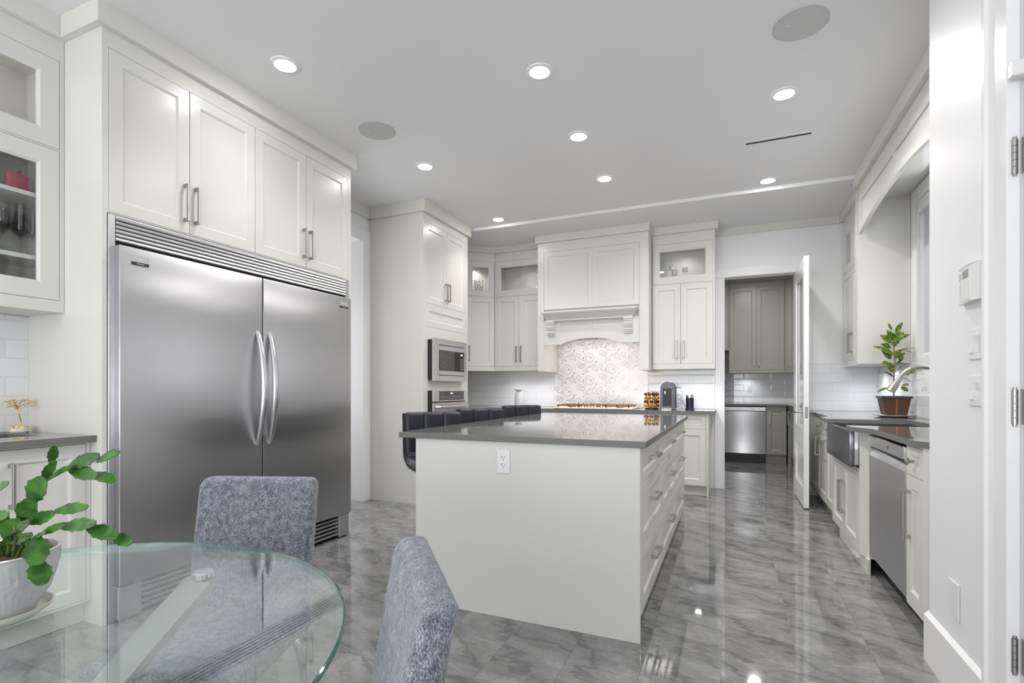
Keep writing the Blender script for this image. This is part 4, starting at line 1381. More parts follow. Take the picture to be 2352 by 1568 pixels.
# ------------------------------------------------------------------ right run: base cabinets, sink, dishwasher
XB = 0.80
f = FXm(XB)
t = thing('base_cabinet', 'white base cabinet with a tall single door behind the open pantry door', 'cabinet', (1.1, 6.15, 0))
cabinet(t, f, 5.90, 6.405, 0.11, 0.894, 0.60, [('door', 5.91, 6.39, 0.118, 0.885, ('v', 5.955, 0.75, 0.2))], toe=0.108)
t = thing('base_cabinet', 'white base cabinet with a drawer over a door, farther from the sink', 'cabinet', (1.1, 5.65, 0))
cabinet(t, f, 5.41, 5.897, 0.11, 0.894, 0.60, [('drawer', 5.42, 5.89, 0.732, 0.885, ('h', 5.65, 0.80, 0.16), 0.04), ('door', 5.42, 5.89, 0.118, 0.727, ('v', 5.845, 0.60, 0.2))], toe=0.108)
t = thing('base_cabinet', 'white base cabinet with a drawer over a door, next to the farmhouse sink', 'cabinet', (1.1, 5.15, 0))
cabinet(t, f, 4.885, 5.407, 0.11, 0.894, 0.60, [('drawer', 4.93, 5.40, 0.732, 0.885, ('h', 5.16, 0.80, 0.16), 0.04), ('door', 4.93, 5.40, 0.118, 0.727, ('v', 5.355, 0.60, 0.2))], toe=0.108)
t = thing('sink_base_cabinet', 'white projecting sink cabinet with two doors under the farmhouse sink', 'cabinet', (1.05, 4.38, 0))
fS = FXm(0.765)
cabinet(t, fS, 3.925, 4.880, 0.095, 0.645, 0.63, [('door', 3.965, 4.415, 0.105, 0.625, ('v', 4.373, 0.37, 0.235)), ('door', 4.415, 4.845, 0.105, 0.625, ('v', 4.457, 0.37, 0.235))])
MB().box(0.785, 0.80, 3.80, 4.70, 0.0, 0.097).build('toe_board', M['cab'], t)
MB().prism([(0.765, 3.925, 0.095), (0.798, 3.825, 0.095), (1.39, 3.825, 0.095), (1.39, 3.925, 0.095)], (0, 0, 0.799)).build('side_pilaster', M['cab'], t)
MB().box(0.765, 1.39, 4.790, 4.880, 0.645, 0.894).build('side_filler', M['cab'], t)
for y in (4.13, 4.05):
    MB().box(0.768, 0.786, y - 0.018, y + 0.018, 0.055, 0.092).box(0.768, 0.786, y - 0.03, y + 0.03, 0.04, 0.056).build('toe_clip', M['white_p'], t)

# farmhouse sink
t = thing('farmhouse_sink', 'stainless apron-front farmhouse sink under the window', 'sink', (0.97, 4.33, 0.65))
mb = MB().box(0.712, 0.742, 3.945, 4.785, 0.650, 0.890)
mb.build('apron', M['sinksteel'], t, bevel=0.006, seg=3, smooth=0.5)
mb = MB().box(1.225, 1.235, 3.945, 4.785, 0.67, 0.893).box(0.742, 1.225, 3.945, 3.957, 0.67, 0.893).box(0.742, 1.225, 4.773, 4.785, 0.67, 0.893).box(0.742, 1.225, 3.957, 4.773, 0.664, 0.676)
mb.build('basin', M['steel_v'], t)
MB().cyl((1.0, 4.36, 0.676), 0.045, 0.003, 20).build('drain', M['chrome'], t, smooth=0.5)
# worktop
pts = [(0.77, 6.408), (0.77, 5.10), (0.692, 4.97), (0.692, 4.70), (1.24, 4.70), (1.24, 3.925), (0.692, 3.925), (0.692, 3.775), (0.775, 3.615), (0.775, 2.872), (0.815, 2.815), (XR - 0.012, 2.815), (XR - 0.012, 6.408)]
tag(MB().prism([(x, y, 0.895) for x, y in pts], (0, 0, 0.030)).build('sink_countertop', M['quartz']), 'grey quartz countertop along the window wall around the farmhouse sink', 'countertop')
# dishwasher
t = thing('dishwasher', 'stainless dishwasher between the sink cabinet and the narrow knob cabinet', 'dishwasher', (1.1, 3.45, 0))
y0, y1 = 3.098, 3.815
MB().box(0.845, 1.38, y0 + 0.01, y1 - 0.01, 0.11, 0.885).build('tub', M['black'], t)
mb = MB().prism([(0.800, y0, 0.125), (0.845, y0, 0.125), (0.845, y0, 0.80), (0.822, y0, 0.80), (0.806, y0, 0.775), (0.797, y0, 0.75)], (0, y1 - y0, 0))
mb.build('door', M['steel_l'], t, bevel=0.002)
cp = MB().box(0.787, 0.845, y0, y1, 0.812, 0.876).build('control_strip', M['steel_l'], t, bevel=0.003)
MB().box(0.786, 0.7875, 3.36, 3.372, 0.835, 0.852).build('power_button', M['black'], cp)
MB().box(0.80, 0.845, y0 + 0.02, y1 - 0.02, 0.798, 0.815).build('pocket_grip', M['black'], t)
MB().box(0.87, 0.90, y0, y1, 0.0, 0.118).build('toe_kick', M['black'], t)
# narrow knob cabinet
t = thing('base_cabinet', 'narrow white base cabinet with a knob drawer beside the dishwasher', 'cabinet', (1.1, 2.95, 0))
cabinet(t, f, 2.852, 3.093, 0.11, 0.894, 0.58, [('drawer', 2.856, 3.089, 0.745, 0.887, None, 0.055), ('door', 2.856, 3.089, 0.13, 0.740, ('v', 3.035, 0.555, 0.235), 0.055)])
MB().prism([(0.80, 2.852, 0.11), (0.845, 2.80, 0.11), (1.38, 2.80, 0.11), (1.38, 2.852, 0.11)], (0, 0, 0.784)).build('chamfered_side', M['cab'], t)
MB().box(0.875, 0.895, 2.80, 3.093, 0.0, 0.112).build('toe_kick', M['black'], t)
kn = MB().lathe([(0.007, 0), (0.006, 0.012), (0.009, 0.018), (0.0165, 0.024), (0.017, 0.030), (0.011, 0.036), (0, 0.038)], (0.7985, 2.975, 0.818), 20, (-1, 0, 0))
kn.build('knob', M['nickel'], t, smooth=0.7)

# faucet
t = thing('kitchen_faucet', 'brushed nickel gooseneck faucet arching over the farmhouse sink', 'faucet', (1.33, 4.30, 0.925))
MB().lathe([(0, 0), (0.030, 0), (0.030, 0.008), (0.022, 0.014), (0.022, 0.09), (0, 0.09)], (1.33, 4.30, 0.9255), 24).build('base', M['nickel'], t, smooth=0.5)
path = [(1.33, 4.30, 1.0), (1.33, 4.30, 1.12)]
for i in range(17):
    a = PI * i / 16 * 0.86
    path.append((1.33 - 0.135 + 0.135 * math.cos(a), 4.30, 1.18 + 0.135 * math.sin(a)))
MB().tube(path, 0.0145, 16).build('gooseneck', M['nickel'], t, smooth=0.8)
e, e2 = Vector(path[-1]), Vector(path[-2])
dr_ = (e - e2).normalized()
MB().tube([e - dr_ * 0.005, e + dr_ * 0.02, e + dr_ * 0.07, e + dr_ * 0.105], [0.0165, 0.0185, 0.026, 0.027], 20).build('spray_head', M['nickel'], t, smooth=0.6)
MB().tube([(1.33, 4.28, 0.98), (1.33, 4.22, 1.0), (1.33, 4.18, 1.05)], 0.007, 10).build('lever', M['nickel'], t, smooth=0.6)

# ------------------------------------------------------------------ window valance and right uppers
XH = 1.036
f = FXm(XH)
t = thing('window_valance', 'white arched valance board with panels above the sink window', 'valance', (1.2, 4.3, 2.53))


def az(y, z0=2.53, rise=0.10, a=3.24, b=5.36):
    q = (y - (a + b) / 2) / ((b - a) / 2)
    return z0 + rise * max(0.0, 1 - q * q)


ys = [3.24 + 2.12 * i / 48 for i in range(49)]
mb = MB().prism([(XH + 0.012, y, az(y)) for y in ys] + [(XH + 0.012, 5.36, 2.895), (XH + 0.012, 3.24, 2.895)], (0.02, 0, 0))
mb.prism([(XH, y, az(y)) for y in ys] + [(XH, y, az(y) + (0.055 if 3.34 < y < 5.26 else 0.055)) for y in ys[::-1]], (0.014, 0, 0))
mb.fbox(f, 3.24, 5.36, -0.014, 0, 2.80, 2.888).fbox(f, 3.24, 5.36, -0.022, -0.002, 2.892, 2.94)
for a, b in ((3.24, 3.34), (4.27, 4.33), (5.25, 5.36)):
    mb.fbox(f, a + 0.0006, b - 0.0006, -0.013, -0.0008, az((a + b) / 2) + 0.03, 2.81)
mb.build('arched_board', M['cab'], t)
MB().box(XH + 0.032, XR - 0.002, 3.22, 5.38, 2.83, 2.86).build('recess_ceiling', M['cab'], t)
mb = MB().box(XH - CR, XR - 0.001, 3.12, 5.328, 2.941, CEIL).box(XH - CR, XH + 0.05, 5.328, 5.40, 2.941, SOF)
mb.build('crown_moulding', M['cab'], t)
t = thing('wall_cabinet', 'white wall cabinet in the far right corner beside the window valance', 'cabinet', (1.25, 5.9, 1.385))
fR = FXm(1.10)
cabinet(t, fR, 5.495, 6.405, 1.39, 2.94, 0.315, [('glass', 5.53, 5.96, 2.368, 2.838, None, 0.07), ('glass', 5.96, 6.385, 2.368, 2.838, None, 0.07), ('door', 5.53, 5.96, 1.445, 2.360, ('v', 5.93, 1.62, 0.2)), ('door', 5.96, 6.385, 1.445, 2.360, ('v', 5.995, 1.62, 0.2))])
mb = MB().box(XH, XR - 0.002, 5.38, 5.492, 1.385, 2.94)
mb.build('end_pillar', M['cab'], t)
MB().box(1.10 - CR, XR - 0.002, 5.40, 6.385, 2.941, SOF).build('crown_moulding', M['cab'], t)
t = thing('wall_cabinet', 'white wall cabinet at the near end of the window valance', 'cabinet', (1.25, 2.9, 1.385))
cabinet(t, fR, 2.73, 3.118, 1.39, 2.94, 0.315, [('glass', 2.76, 3.09, 2.368, 2.838, None, 0.07), ('door', 2.76, 3.09, 1.445, 2.360, ('v', 3.05, 1.62, 0.2))])
MB().box(XH, XR - 0.002, 3.12, 3.232, 1.385, 2.94).build('end_pillar', M['cab'], t)

# ------------------------------------------------------------------ entry wall devices
f = FXm(0.78)
t = thing('alarm_keypad', 'white alarm keypad with a small grey display high on the entry wall', 'keypad', (0.77, 2.26, 1.465))
mb = MB().prism([f.p(2.350, 0.0005, 1.466), f.p(2.350, 0.012, 1.466), f.p(2.335, 0.022, 1.466), f.p(2.215, 0.030, 1.466), f.p(2.175, 0.022, 1.466), f.p(2.175, 0.0005, 1.466)], (0, 0, 0.126))
mb.build('case', M['white_p'], t, bevel=0.002)
ff = F((0.78 - 0.0296 - 0.0008, 2.215), (0.008, 0.12), (-0.12, 0.008))
MB().fbox(ff, 0.020, 0.075, -0.001, 0.0012, 1.552, 1.578).build('display', M['lcd'], t)
MB().fbox(ff, 0.000, 0.090, -0.001, 0.0012, 1.472, 1.545).build('flip_cover', M['white_p'], t)
mb = MB()
for k in range(4):
    mb.fbox(ff, 0.098, 0.112, -0.002, 0.0008, 1.553 + k * 0.006, 1.5555 + k * 0.006)
for k in range(2):
    for q in range(2):
        mb.fbox(ff, 0.100 + q * 0.01, 0.103 + q * 0.01, -0.002, 0.0008, 1.518 + k * 0.012, 1.520 + k * 0.012)
for k in range(7):
    mb.fbox(ff, 0.0905, 0.097 - 0.002 * (k % 2), -0.002, 0.0012, 1.500 + k * 0.0065, 1.504 + k * 0.0065)
mb.build('vent_and_legend', M['grey_p'], t)


def switch_plate(label, z0, z1, guard=False):
    ya, yb_ = 2.143, 2.306
    o = thing('light_switch_plate', label, 'switch', f.p((ya + yb_) / 2, 0, z0))
    MB().fbox(f, ya, yb_, 0.0005, 0.006, z0, z1).build('cover_plate', M['white_p'], o, bevel=0.003, seg=2)
    zc, h = (z0 + z1) / 2, 0.030
    for k in range(3):
        yc = ya + (yb_ - ya) * (0.19 + 0.31 * k)
        up = -1 if k == 1 else 1
        mb = MB().prism([f.p(yc - 0.016, 0.005, zc - h), f.p(yc - 0.016, 0.007 + 0.0045 * (up > 0), zc - h), f.p(yc - 0.016, 0.0068, zc), f.p(yc - 0.016, 0.007 + 0.0045 * (up < 0), zc + h), f.p(yc - 0.016, 0.005, zc + h)], f.U * 0.032)
        mb.build('rocker', M['white_p'], o)
    if guard:
        yc = ya + (yb_ - ya) * 0.19
        MB().fbox(f, yc - 0.02, yc + 0.02, 0.006, 0.016, zc - h - 0.008, zc + h + 0.008).build('clear_switch_guard', M['glass'], o)


switch_plate('white triple rocker switch plate just below the alarm keypad', 1.266, 1.372, True)
switch_plate('lower white triple rocker switch plate on the entry wall', 1.104, 1.210)
t = MB().fbox(f, 2.388, 2.486, 0.0005, 0.006, 0.30, 0.435).build('blank_wall_plate', M['white_p'], bevel=0.002)
tag(t, 'blank white cover plate above the baseboard of the entry wall', 'wall plate')

# ------------------------------------------------------------------ pantry beyond the doorway
fP = FYm(9.05)
t = thing('pantry_wall_cabinet', 'taupe wall cabinet with two doors on the pantry back wall', 'cabinet', (0.37, 9.2, 1.41))
cabinet(t, fP, -0.03, 0.773, 1.415, 2.88, 0.34, [('door', -0.024, 0.375, 1.462, 2.80, ('v', 0.342, 1.63, 0.2)), ('door', 0.375, 0.770, 1.462, 2.80, ('v', 0.410, 1.63, 0.2))], paint='taupe')
MB().fbox(fP, -0.03, 0.773, -0.34, 0.03, 2.881, 2.988).build('crown_moulding', M['taupe'], t)
t = thing('pantry_wall_cabinet', 'taupe diagonal corner wall cabinet on the right of the pantry', 'cabinet', (1.0, 9.1, 1.41))
L = 0.46
fQ = F((0.776, 9.05), (1, -1), (-1, -1))
cabinet(t, fQ, 0, L, 1.415, 2.88, 0.30, [('door', 0.008, L - 0.008, 1.462, 2.80, ('v', L - 0.04, 1.63, 0.2))], paint='taupe')
MB().fbox(fQ, 0.012, L, -0.30, 0.03, 2.881, 2.988).build('crown_moulding', M['taupe'], t)
t = thing('pantry_wall_cabinet', 'taupe cabinet over the brown tile at the left edge of the pantry doorway', 'cabinet', (-0.4, 9.2, 1.78))
cabinet(t, FYm(9.02), -0.80, -0.034, 1.79, 2.88, 0.37, [('door', -0.79, -0.42, 1.83, 2.80, ('v', -0.45, 2.0, 0.2)), ('door', -0.42, -0.05, 1.83, 2.80, ('v', -0.39, 2.0, 0.2))], paint='taupe')
MB().fbox(FYm(9.02), -0.80, -0.034, -0.37, 0.03, 2.881, 2.988).build('crown_moulding', M['taupe'], t)
tag(MB().box(0.045, 1.48, 9.388, 9.399, 0.926, 1.414).build('tile_backsplash', M['tile_x']), 'white subway tile backsplash in the pantry', 'backsplash')
scroll_panel('scroll_tile_panel', 'grey scroll-patterned tile strip on the pantry back wall', FYm(9.389), -0.9, 0.043, 0.926, 1.412, 0.24, M['greytile'], M['ceramic'], w=0.014)
tag(MB().box(-0.9, -0.036, 9.386, 9.399, 1.413, 1.789).build('stone_tile_panel', M['brownstone']), 'brown marble tile panel above the grey scroll tile in the pantry', 'backsplash')
outlet('wall_outlet', 'white outlet on the pantry subway tile', FYm(9.388), 0.288, 1.165)
t = thing('pantry_dishwasher', 'stainless dishwasher with a dark toe kick in the pantry', 'dishwasher', (0.19, 9.0, 0))
MB().box(-0.125, 0.493, 8.80, 9.37, 0.10, 0.89).build('tub', M['black'], t)
# slightly bowed door front
nb = 24
row = [(-0.125 + 0.618 * i / nb, 8.790 - 0.022 * math.sin(PI * i / nb)) for i in range(nb + 1)]
mb = MB().prism([(x, y, 0.152) for x, y in row] + [(0.493, 8.80, 0.152), (-0.125, 8.80, 0.152)], (0, 0, 0.655))
mb.build('door', M['steel_v'], t, smooth=0.5)
cp = MB().box(-0.125, 0.493, 8.765, 8.80, 0.815, 0.878).build('control_strip', M['steel_l'], t, bevel=0.003)
mb = MB()
for x in (-0.09, -0.05, 0.28, 0.30, 0.32, 0.34, 0.40):
    mb.box(x, x + 0.009, 8.7635, 8.766, 0.845, 0.853)
mb.build('control_marks', M['black'], cp)
MB().box(-0.125, 0.493, 8.83, 8.86, 0.0, 0.15).build('toe_kick', M['black'], t)
t = thing('pantry_base_cabinet', 'taupe single-door base cabinet right of the pantry dishwasher', 'cabinet', (0.64, 9.0, 0))
cabinet(t, FYm(8.79), 0.500, 0.779, 0.145, 0.894, 0.58, [('door', 0.507, 0.775, 0.152, 0.882, ('v', 0.548, 0.715, 0.19))], paint='taupe', toe=0.143)
t = thing('pantry_base_cabinet', 'taupe base cabinets along the right pantry wall', 'cabinet', (1.1, 8.1, 0))
cabinet(t, FXm(0.82), 7.40, 8.785, 0.145, 0.894, 0.60, [('door', 8.32, 8.77, 0.152, 0.882, ('v', 8.70, 0.72, 0.2)), ('door', 7.87, 8.32, 0.152, 0.882, ('v', 8.26, 0.72, 0.2)), ('door', 7.42, 7.87, 0.152, 0.882, ('v', 7.5, 0.72, 0.2))], paint='taupe', toe=0.143)
MB().box(0.80, 1.42, 8.79, 9.37, 0.0, 0.894).build('corner_carcass', M['taupe'], t)
mb = MB().prism([(-0.9, 9.387, 0.895), (-0.9, 8.755, 0.895), (0.775, 8.755, 0.895), (0.775, 7.40, 0.895), (1.485, 7.40, 0.895), (1.485, 9.387, 0.895)], (0, 0, 0.03))
tag(mb.build('pantry_countertop', M['quartz']), 'grey quartz countertop in the pantry', 'countertop')
t = thing('pantry_base_cabinet', 'taupe base cabinet left of the pantry dishwasher', 'cabinet', (-0.5, 9.0, 0))
cabinet(t, FYm(8.79), -0.90, -0.13, 0.145, 0.894, 0.58, [('door', -0.89, -0.14, 0.152, 0.882, ('v', -0.2, 0.715, 0.19))], paint='taupe', toe=0.143)

# ------------------------------------------------------------------ ceiling fixtures


def downlight():
    o = thing('recessed_downlight', None, 'ceiling light', (0, 0, 0))
    MB().lathe([(0.056, -0.0015), (0.082, -0.0015), (0.080, -0.006), (0.060, -0.010), (0.056, -0.008)], (0, 0, 0), 36, caps=False).build('trim_ring', M['trim'], o, smooth=0.6)
    MB().lathe([(0, -0.002), (0.0555, -0.002), (0.050, -0.010), (0.03, -0.015), (0, -0.017)], (0, 0, 0), 32).build('lamp_lens', M['lamp'], o, smooth=0.8)
    return o


dl = downlight()
DL_LABEL = ['lit recessed downlight in front of the refrigerator cabinets', 'lit recessed downlight over the near end of the island', 'lit recessed downlight on the right side of the ceiling beside the slot vent',
            'lit recessed downlight over the middle of the island', 'lit recessed downlight over the far end of the island', 'lit recessed downlight near the smaller ceiling speaker',
            'lit recessed downlight in front of the oven tower', 'lit recessed downlight in front of the pantry doorway']
for i, ((x, y), lb) in enumerate(zip(DOWNLIGHTS, DL_LABEL)):
    o = dl if i == 0 else copy_tree(dl)
    o.location = (x, y, CEIL)
    tag(o, lb, 'ceiling light', 'recessed ceiling downlights')


def speaker():
    o = thing('ceiling_speaker', None, 'speaker', (0, 0, 0))
    MB().lathe([(0.122, -0.0005), (0.130, -0.0005), (0.130, -0.003), (0.126, -0.005), (0.122, -0.004)], (0, 0, 0), 48, caps=False).build('rim', M['grey_p'], o, smooth=0.5)
    MB().lathe([(0, -0.0006), (0.1222, -0.0006), (0.122, -0.004), (0, -0.005)], (0, 0, 0), 48).build('grille', M['mesh'], o, smooth=0.5)
    MB().lathe([(0, -0.0048), (0.006, -0.0048), (0.006, -0.006), (0, -0.006)], (-0.06, -0.02, 0), 10).build('emblem', M['white_p'], o)
    return o


sp = speaker()
sp.location = (0.33, 3.01, CEIL)
tag(sp, 'large round grey speaker flush in the ceiling at upper right', 'speaker', 'round ceiling speakers')
o = copy_tree(sp)
o.location = (-2.378, 3.035, CEIL)
tag(o, 'round grey speaker flush in the ceiling left of the island', 'speaker', 'round ceiling speakers')
t = thing('slot_vent', 'narrow black slot vent in the ceiling on the right', 'vent', (0.325, 4.318, CEIL))
MB().box(0.09, 0.56, 4.285, 4.351, CEIL - 0.004, CEIL - 0.0005).build('flange', M['ceil'], t)
MB().box(0.105, 0.545, 4.306, 4.330, CEIL - 0.0052, CEIL - 0.003).build('slot', M['black'], t)

# ------------------------------------------------------------------ glass dining table
TZ, TC, TR = 0.742, (-1.150, 0.343), 0.637
t = thing('glass_dining_table', 'round clear glass dining table on crossed brushed metal legs', 'table', (TC[0], TC[1], 0))
MB().lathe([(0, TZ - 0.012), (TR - 0.004, TZ - 0.012), (TR - 0.004, TZ), (0, TZ)], (TC[0], TC[1], 0), 128).build('tabletop', M['tableglass'], t, smooth=0.5)
MB().lathe([(TR - 0.0036, TZ - 0.012), (TR - 0.001, TZ - 0.0105), (TR, TZ - 0.006), (TR - 0.001, TZ - 0.0015), (TR - 0.0036, TZ)], (TC[0], TC[1], 0), 128, caps=False).build('polished_edge', M['tableedge'], t, smooth=0.6)
for k in range(4):
    a = math.radians(91 + 90 * k)
    dx, dy = math.cos(a), math.sin(a)
    pth = []
    for i in range(21):
        q = i / 20
        z = 0.712 * (1 - q)
        r = 0.485 - 0.40 * math.sin(PI * min(q / 0.62, 1.0) / 2) if q < 0.62 else 0.085 + 0.30 * ((q - 0.62) / 0.38) ** 1.4
        pth.append((r, z))
    mb = MB()
    W_, T_ = 0.042, 0.016
    vs, fc = [], []
    for i, (r, z) in enumerate(pth):
        for s1, s2 in ((-1, -1), (1, -1), (1, 1), (-1, 1)):
            vs.append((TC[0] + dx * (r + s2 * T_) - dy * s1 * W_, TC[1] + dy * (r + s2 * T_) + dx * s1 * W_, z))
    for i in range(20):
        for j in range(4):
            fc.append((4 * i + j, 4 * i + (j + 1) % 4, 4 * i + 4 + (j + 1) % 4, 4 * i + 4 + j))
    fc += [(3, 2, 1, 0), (80, 81, 82, 83)]
    mb.add(vs, fc)
    lg = mb.build('leg', M['brasswarm'], t)
    px, py = TC[0] + dx * 0.485, TC[1] + dy * 0.485
    MB().lathe([(0, 0), (0.021, 0), (0.024, 0.003), (0.024, 0.014), (0.021, 0.0165), (0, 0.0165)], (px, py, 0.7125), 28).build('pad', M['chrome'], lg, smooth=0.5)

# ------------------------------------------------------------------ upholstered chairs


def rounded_slab(w, h, th, r, k=8):
    """outline (x, z) of a slab with rounded top corners"""
    P = [(-w / 2, 0), (w / 2, 0)]
    for i in range(k + 1):
        a = PI / 2 * i / k
        P.append((w / 2 - r + r * math.cos(a), h - r + r * math.sin(a)))
    for i in range(k + 1):
        a = PI / 2 + PI / 2 * i / k
        P.append((-w / 2 + r + r * math.cos(a), h - r + r * math.sin(a)))
    return P


def make_chair():
    """local frame: facing +y, backrest at -y"""
    o = thing('dining_chair', None, 'chair', (0, 0, 0))
    W_, TOP, B0 = 0.392, 0.868, 0.40
    prof = rounded_slab(W_, TOP - B0, 0.055, 0.028)
    mb = MB()
    # rounded cross-section through the thickness
    steps = [(-0.0275, 0.018), (-0.0255, 0.009), (-0.020, 0.003), (-0.012, 0.0), (0.012, 0.0), (0.020, 0.003), (0.0255, 0.009), (0.0275, 0.018)]
    vs, fc = [], []
    k = len(prof)
    cx, cz = 0, (TOP - B0) / 2
    for (yy, ins) in steps:
        for (x, z) in prof:
            sx = (W_ / 2 - ins) / (W_ / 2)
            zz = cz + (z - cz) * ((cz - ins) / cz)
            zw = B0 + zz
            lean = -0.205 - 0.080 * ((zw - B0) / (TOP - B0)) ** 1.3 + 0.030 * (2 * x / W_) ** 2
            vs.append((x * sx, lean + yy, zw))
    m_ = len(steps)
    for i in range(m_ - 1):
        for j in range(k):
            fc.append((i * k + j, i * k + (j + 1) % k, (i + 1) * k + (j + 1) % k, (i + 1) * k + j))
    fc += [tuple(range(k - 1, -1, -1)), tuple(range((m_ - 1) * k, m_ * k))]
    mb.add(vs, fc)
    mb.build('backrest', M['fabric'], o, smooth=0.9)
    MB().box(-0.205, 0.205, -0.20, 0.215, 0.40, 0.475).build('seat', M['fabric'], o, bevel=0.02, seg=4, smooth=0.9)
    for sx in (-1, 1):
        for sy in (-1, 1):
            p = [(sx * 0.10, sy * 0.07, 0.388)]
            c = Vector((sx * 0.150, sy * 0.125, 0.388))
            p += [tuple(c), (sx * 0.163, sy * 0.139, 0.385), (sx * 0.172, sy * 0.150, 0.375), (sx * 0.178, sy * 0.158, 0.355), (sx * 0.205, sy * 0.215, 0.012)]
            lg = MB().tube(p, 0.0125, 12).build('leg', M['chrome'], o, smooth=0.9)
            MB().cyl((sx * 0.2055, sy * 0.216, 0.0), 0.015, 0.014, 12).build('foot_cap', M['black'], lg)
    return o


ch = make_chair()
ch.location = (-1.452 + 0.34 * 0.27, 1.248 - 0.94 * 0.27, 0)
ch.rotation_euler = (0, 0, math.atan2(-0.94, 0.34) - PI / 2)
tag(ch, 'grey-blue fabric dining chair on the far side of the glass table, back to the refrigerator', 'chair', 'dining chairs at the glass table')
o = copy_tree(ch)
o.location = (-0.466 - 0.762 * 0.272, 0.740 - 0.648 * 0.272, 0)
o.rotation_euler = (0, 0, math.atan2(-0.648, -0.762) - PI / 2)
tag(o, 'grey-blue fabric dining chair nearest the camera, in front of the island', 'chair', 'dining chairs at the glass table')

# ------------------------------------------------------------------ potted plants


def leaf(mb, a, b, w, nrm, cup=0.15, teeth=0, k=8, curl=0.0, tip=0.0):
    """a leaf blade from a to b with a real outline, folded along its midrib, 1 mm thick"""
    a, b = Vector(a), Vector(b)
    ax = b - a
    L_ = ax.length
    ax.normalize()
    if teeth:
        a, L_ = a - ax * (0.04 * L_), L_ * 1.08
    nrm = Vector(nrm)
    nrm = (nrm - ax * nrm.dot(ax)).normalized()
    sd = ax.cross(nrm)
    rows = []
    for i in range(k + 1):
        q = i / k
        if teeth:
            body = min(1.0, 0.34 + 1.5 * q) * (1.0 if q < 0.62 else 1.0 - 0.62 * ((q - 0.62) / 0.38) ** 1.6)
            saw = (q * 4.0) % 1.0
            ww = w / 2 * body * (0.86 + 0.17 * saw)
        else:
            ww = w / 2 * math.sin(PI * min(1, q * 0.97 + 0.03) ** 0.85) ** 0.9
        c = a + ax * (L_ * q) + nrm * (curl * L_ * math.sin(PI * q))
        up = nrm * (cup * ww)
        rows.append((c - sd * ww + up, c, c + sd * ww + up))
    th = nrm * 0.0014
    vs, fc = [], []
    for lay in (0, 1):
        for r in rows:
            vs += [p - th * lay for p in r]
    m_ = 3 * (k + 1)
    for i in range(k):
        for j in range(2):
            q = (3 * i + j, 3 * i + j + 1, 3 * i + 4 + j, 3 * i + 3 + j)
            fc.append(q)
            fc.append(tuple(x + m_ for x in q[::-1]))
        fc.append((3 * i, 3 * i + 3, 3 * i + 3 + m_, 3 * i + m_))
        fc.append((3 * i + 2, 3 * i + 2 + m_, 3 * i + 5 + m_, 3 * i + 5))
    fc.append((0, m_, m_ + 1, 1))
    fc.append((1, m_ + 1, m_ + 2, 2))
    e = 3 * k
    fc.append((e, e + 1, e + 1 + m_, e + m_))
    fc.append((e + 1, e + 2, e + 2 + m_, e + 1 + m_))
    mb.add(vs, fc)


PC = Vector((-1.238, 0.482, TZ))
t = thing('potted_cactus', 'christmas cactus with trailing green segments in an embossed grey ceramic pot', 'plant', PC)


def emboss(th, z, r):
    if z < 0.02 or z > 0.112:
        return 0.0
    s = 0.0
    for k in range(7):
        tc = 2 * PI * k / 7
        zc = 0.052 if k % 2 else 0.078
        d = (th - tc + PI) % (2 * PI) - PI
        dx, dz = d * 0.08, z - zc
        rr = math.hypot(dx, dz)
        if rr < 0.030:
            ang = math.atan2(dz, dx)
            s = max(s, (0.0025 if rr < 0.007 else 0.0022 * (0.5 + 0.5 * math.cos(10 * ang)) * (1 - rr / 0.032)))
    return s + 0.0007 * math.sin(th * 40 + z * 260) * math.sin(z * 170 - th * 11)


prof = [(0, 0.012), (0.055, 0.012)] + [(0.056 + 0.036 * math.sin(min(1, i / 34) * PI / 2) ** 0.9, 0.013 + 0.108 * i / 34) for i in range(35)] + [(0.0935, 0.124), (0.091, 0.126), (0.087, 0.124), (0.085, 0.105), (0, 0.104)]
MB().lathe(prof, PC, 180, fn=lambda th, z, r: emboss(th, z, r) if r > 0.055 and z < 0.122 else 0).build('pot', M['ceramic'], t, smooth=0.9)
tag(MB().lathe([(0, 0.0005), (0.060, 0.0005), (0.080, 0.016), (0.083, 0.022), (0.080, 0.022), (0.072, 0.0115), (0, 0.0105)], PC, 64).build('pot_saucer', M['saucer'], smooth=0.7), 'ivory saucer under the embossed cactus pot on the glass table', 'saucer')
rs = random.Random(11)
mb = MB().lathe([(0, 0.100), (0.084, 0.100), (0.083, 0.110), (0.04, 0.116), (0, 0.118)], PC, 24)
for i in range(110):
    a, r = rs.uniform(0, 2 * PI), 0.08 * math.sqrt(rs.random())
    c = PC + Vector((r * math.cos(a), r * math.sin(a), 0.112 + rs.uniform(0, 0.008)))
    s_ = rs.uniform(0.003, 0.008)
    d = Vector((rs.uniform(-1, 1), rs.uniform(-1, 1), rs.uniform(-0.3, 0.5))).normalized()
    mb.tube([c - d * s_, c, c + d * s_], [s_ * 0.3, s_ * 0.5, s_ * 0.3], 6)
mb.build('bark_soil', M['soil'], t)
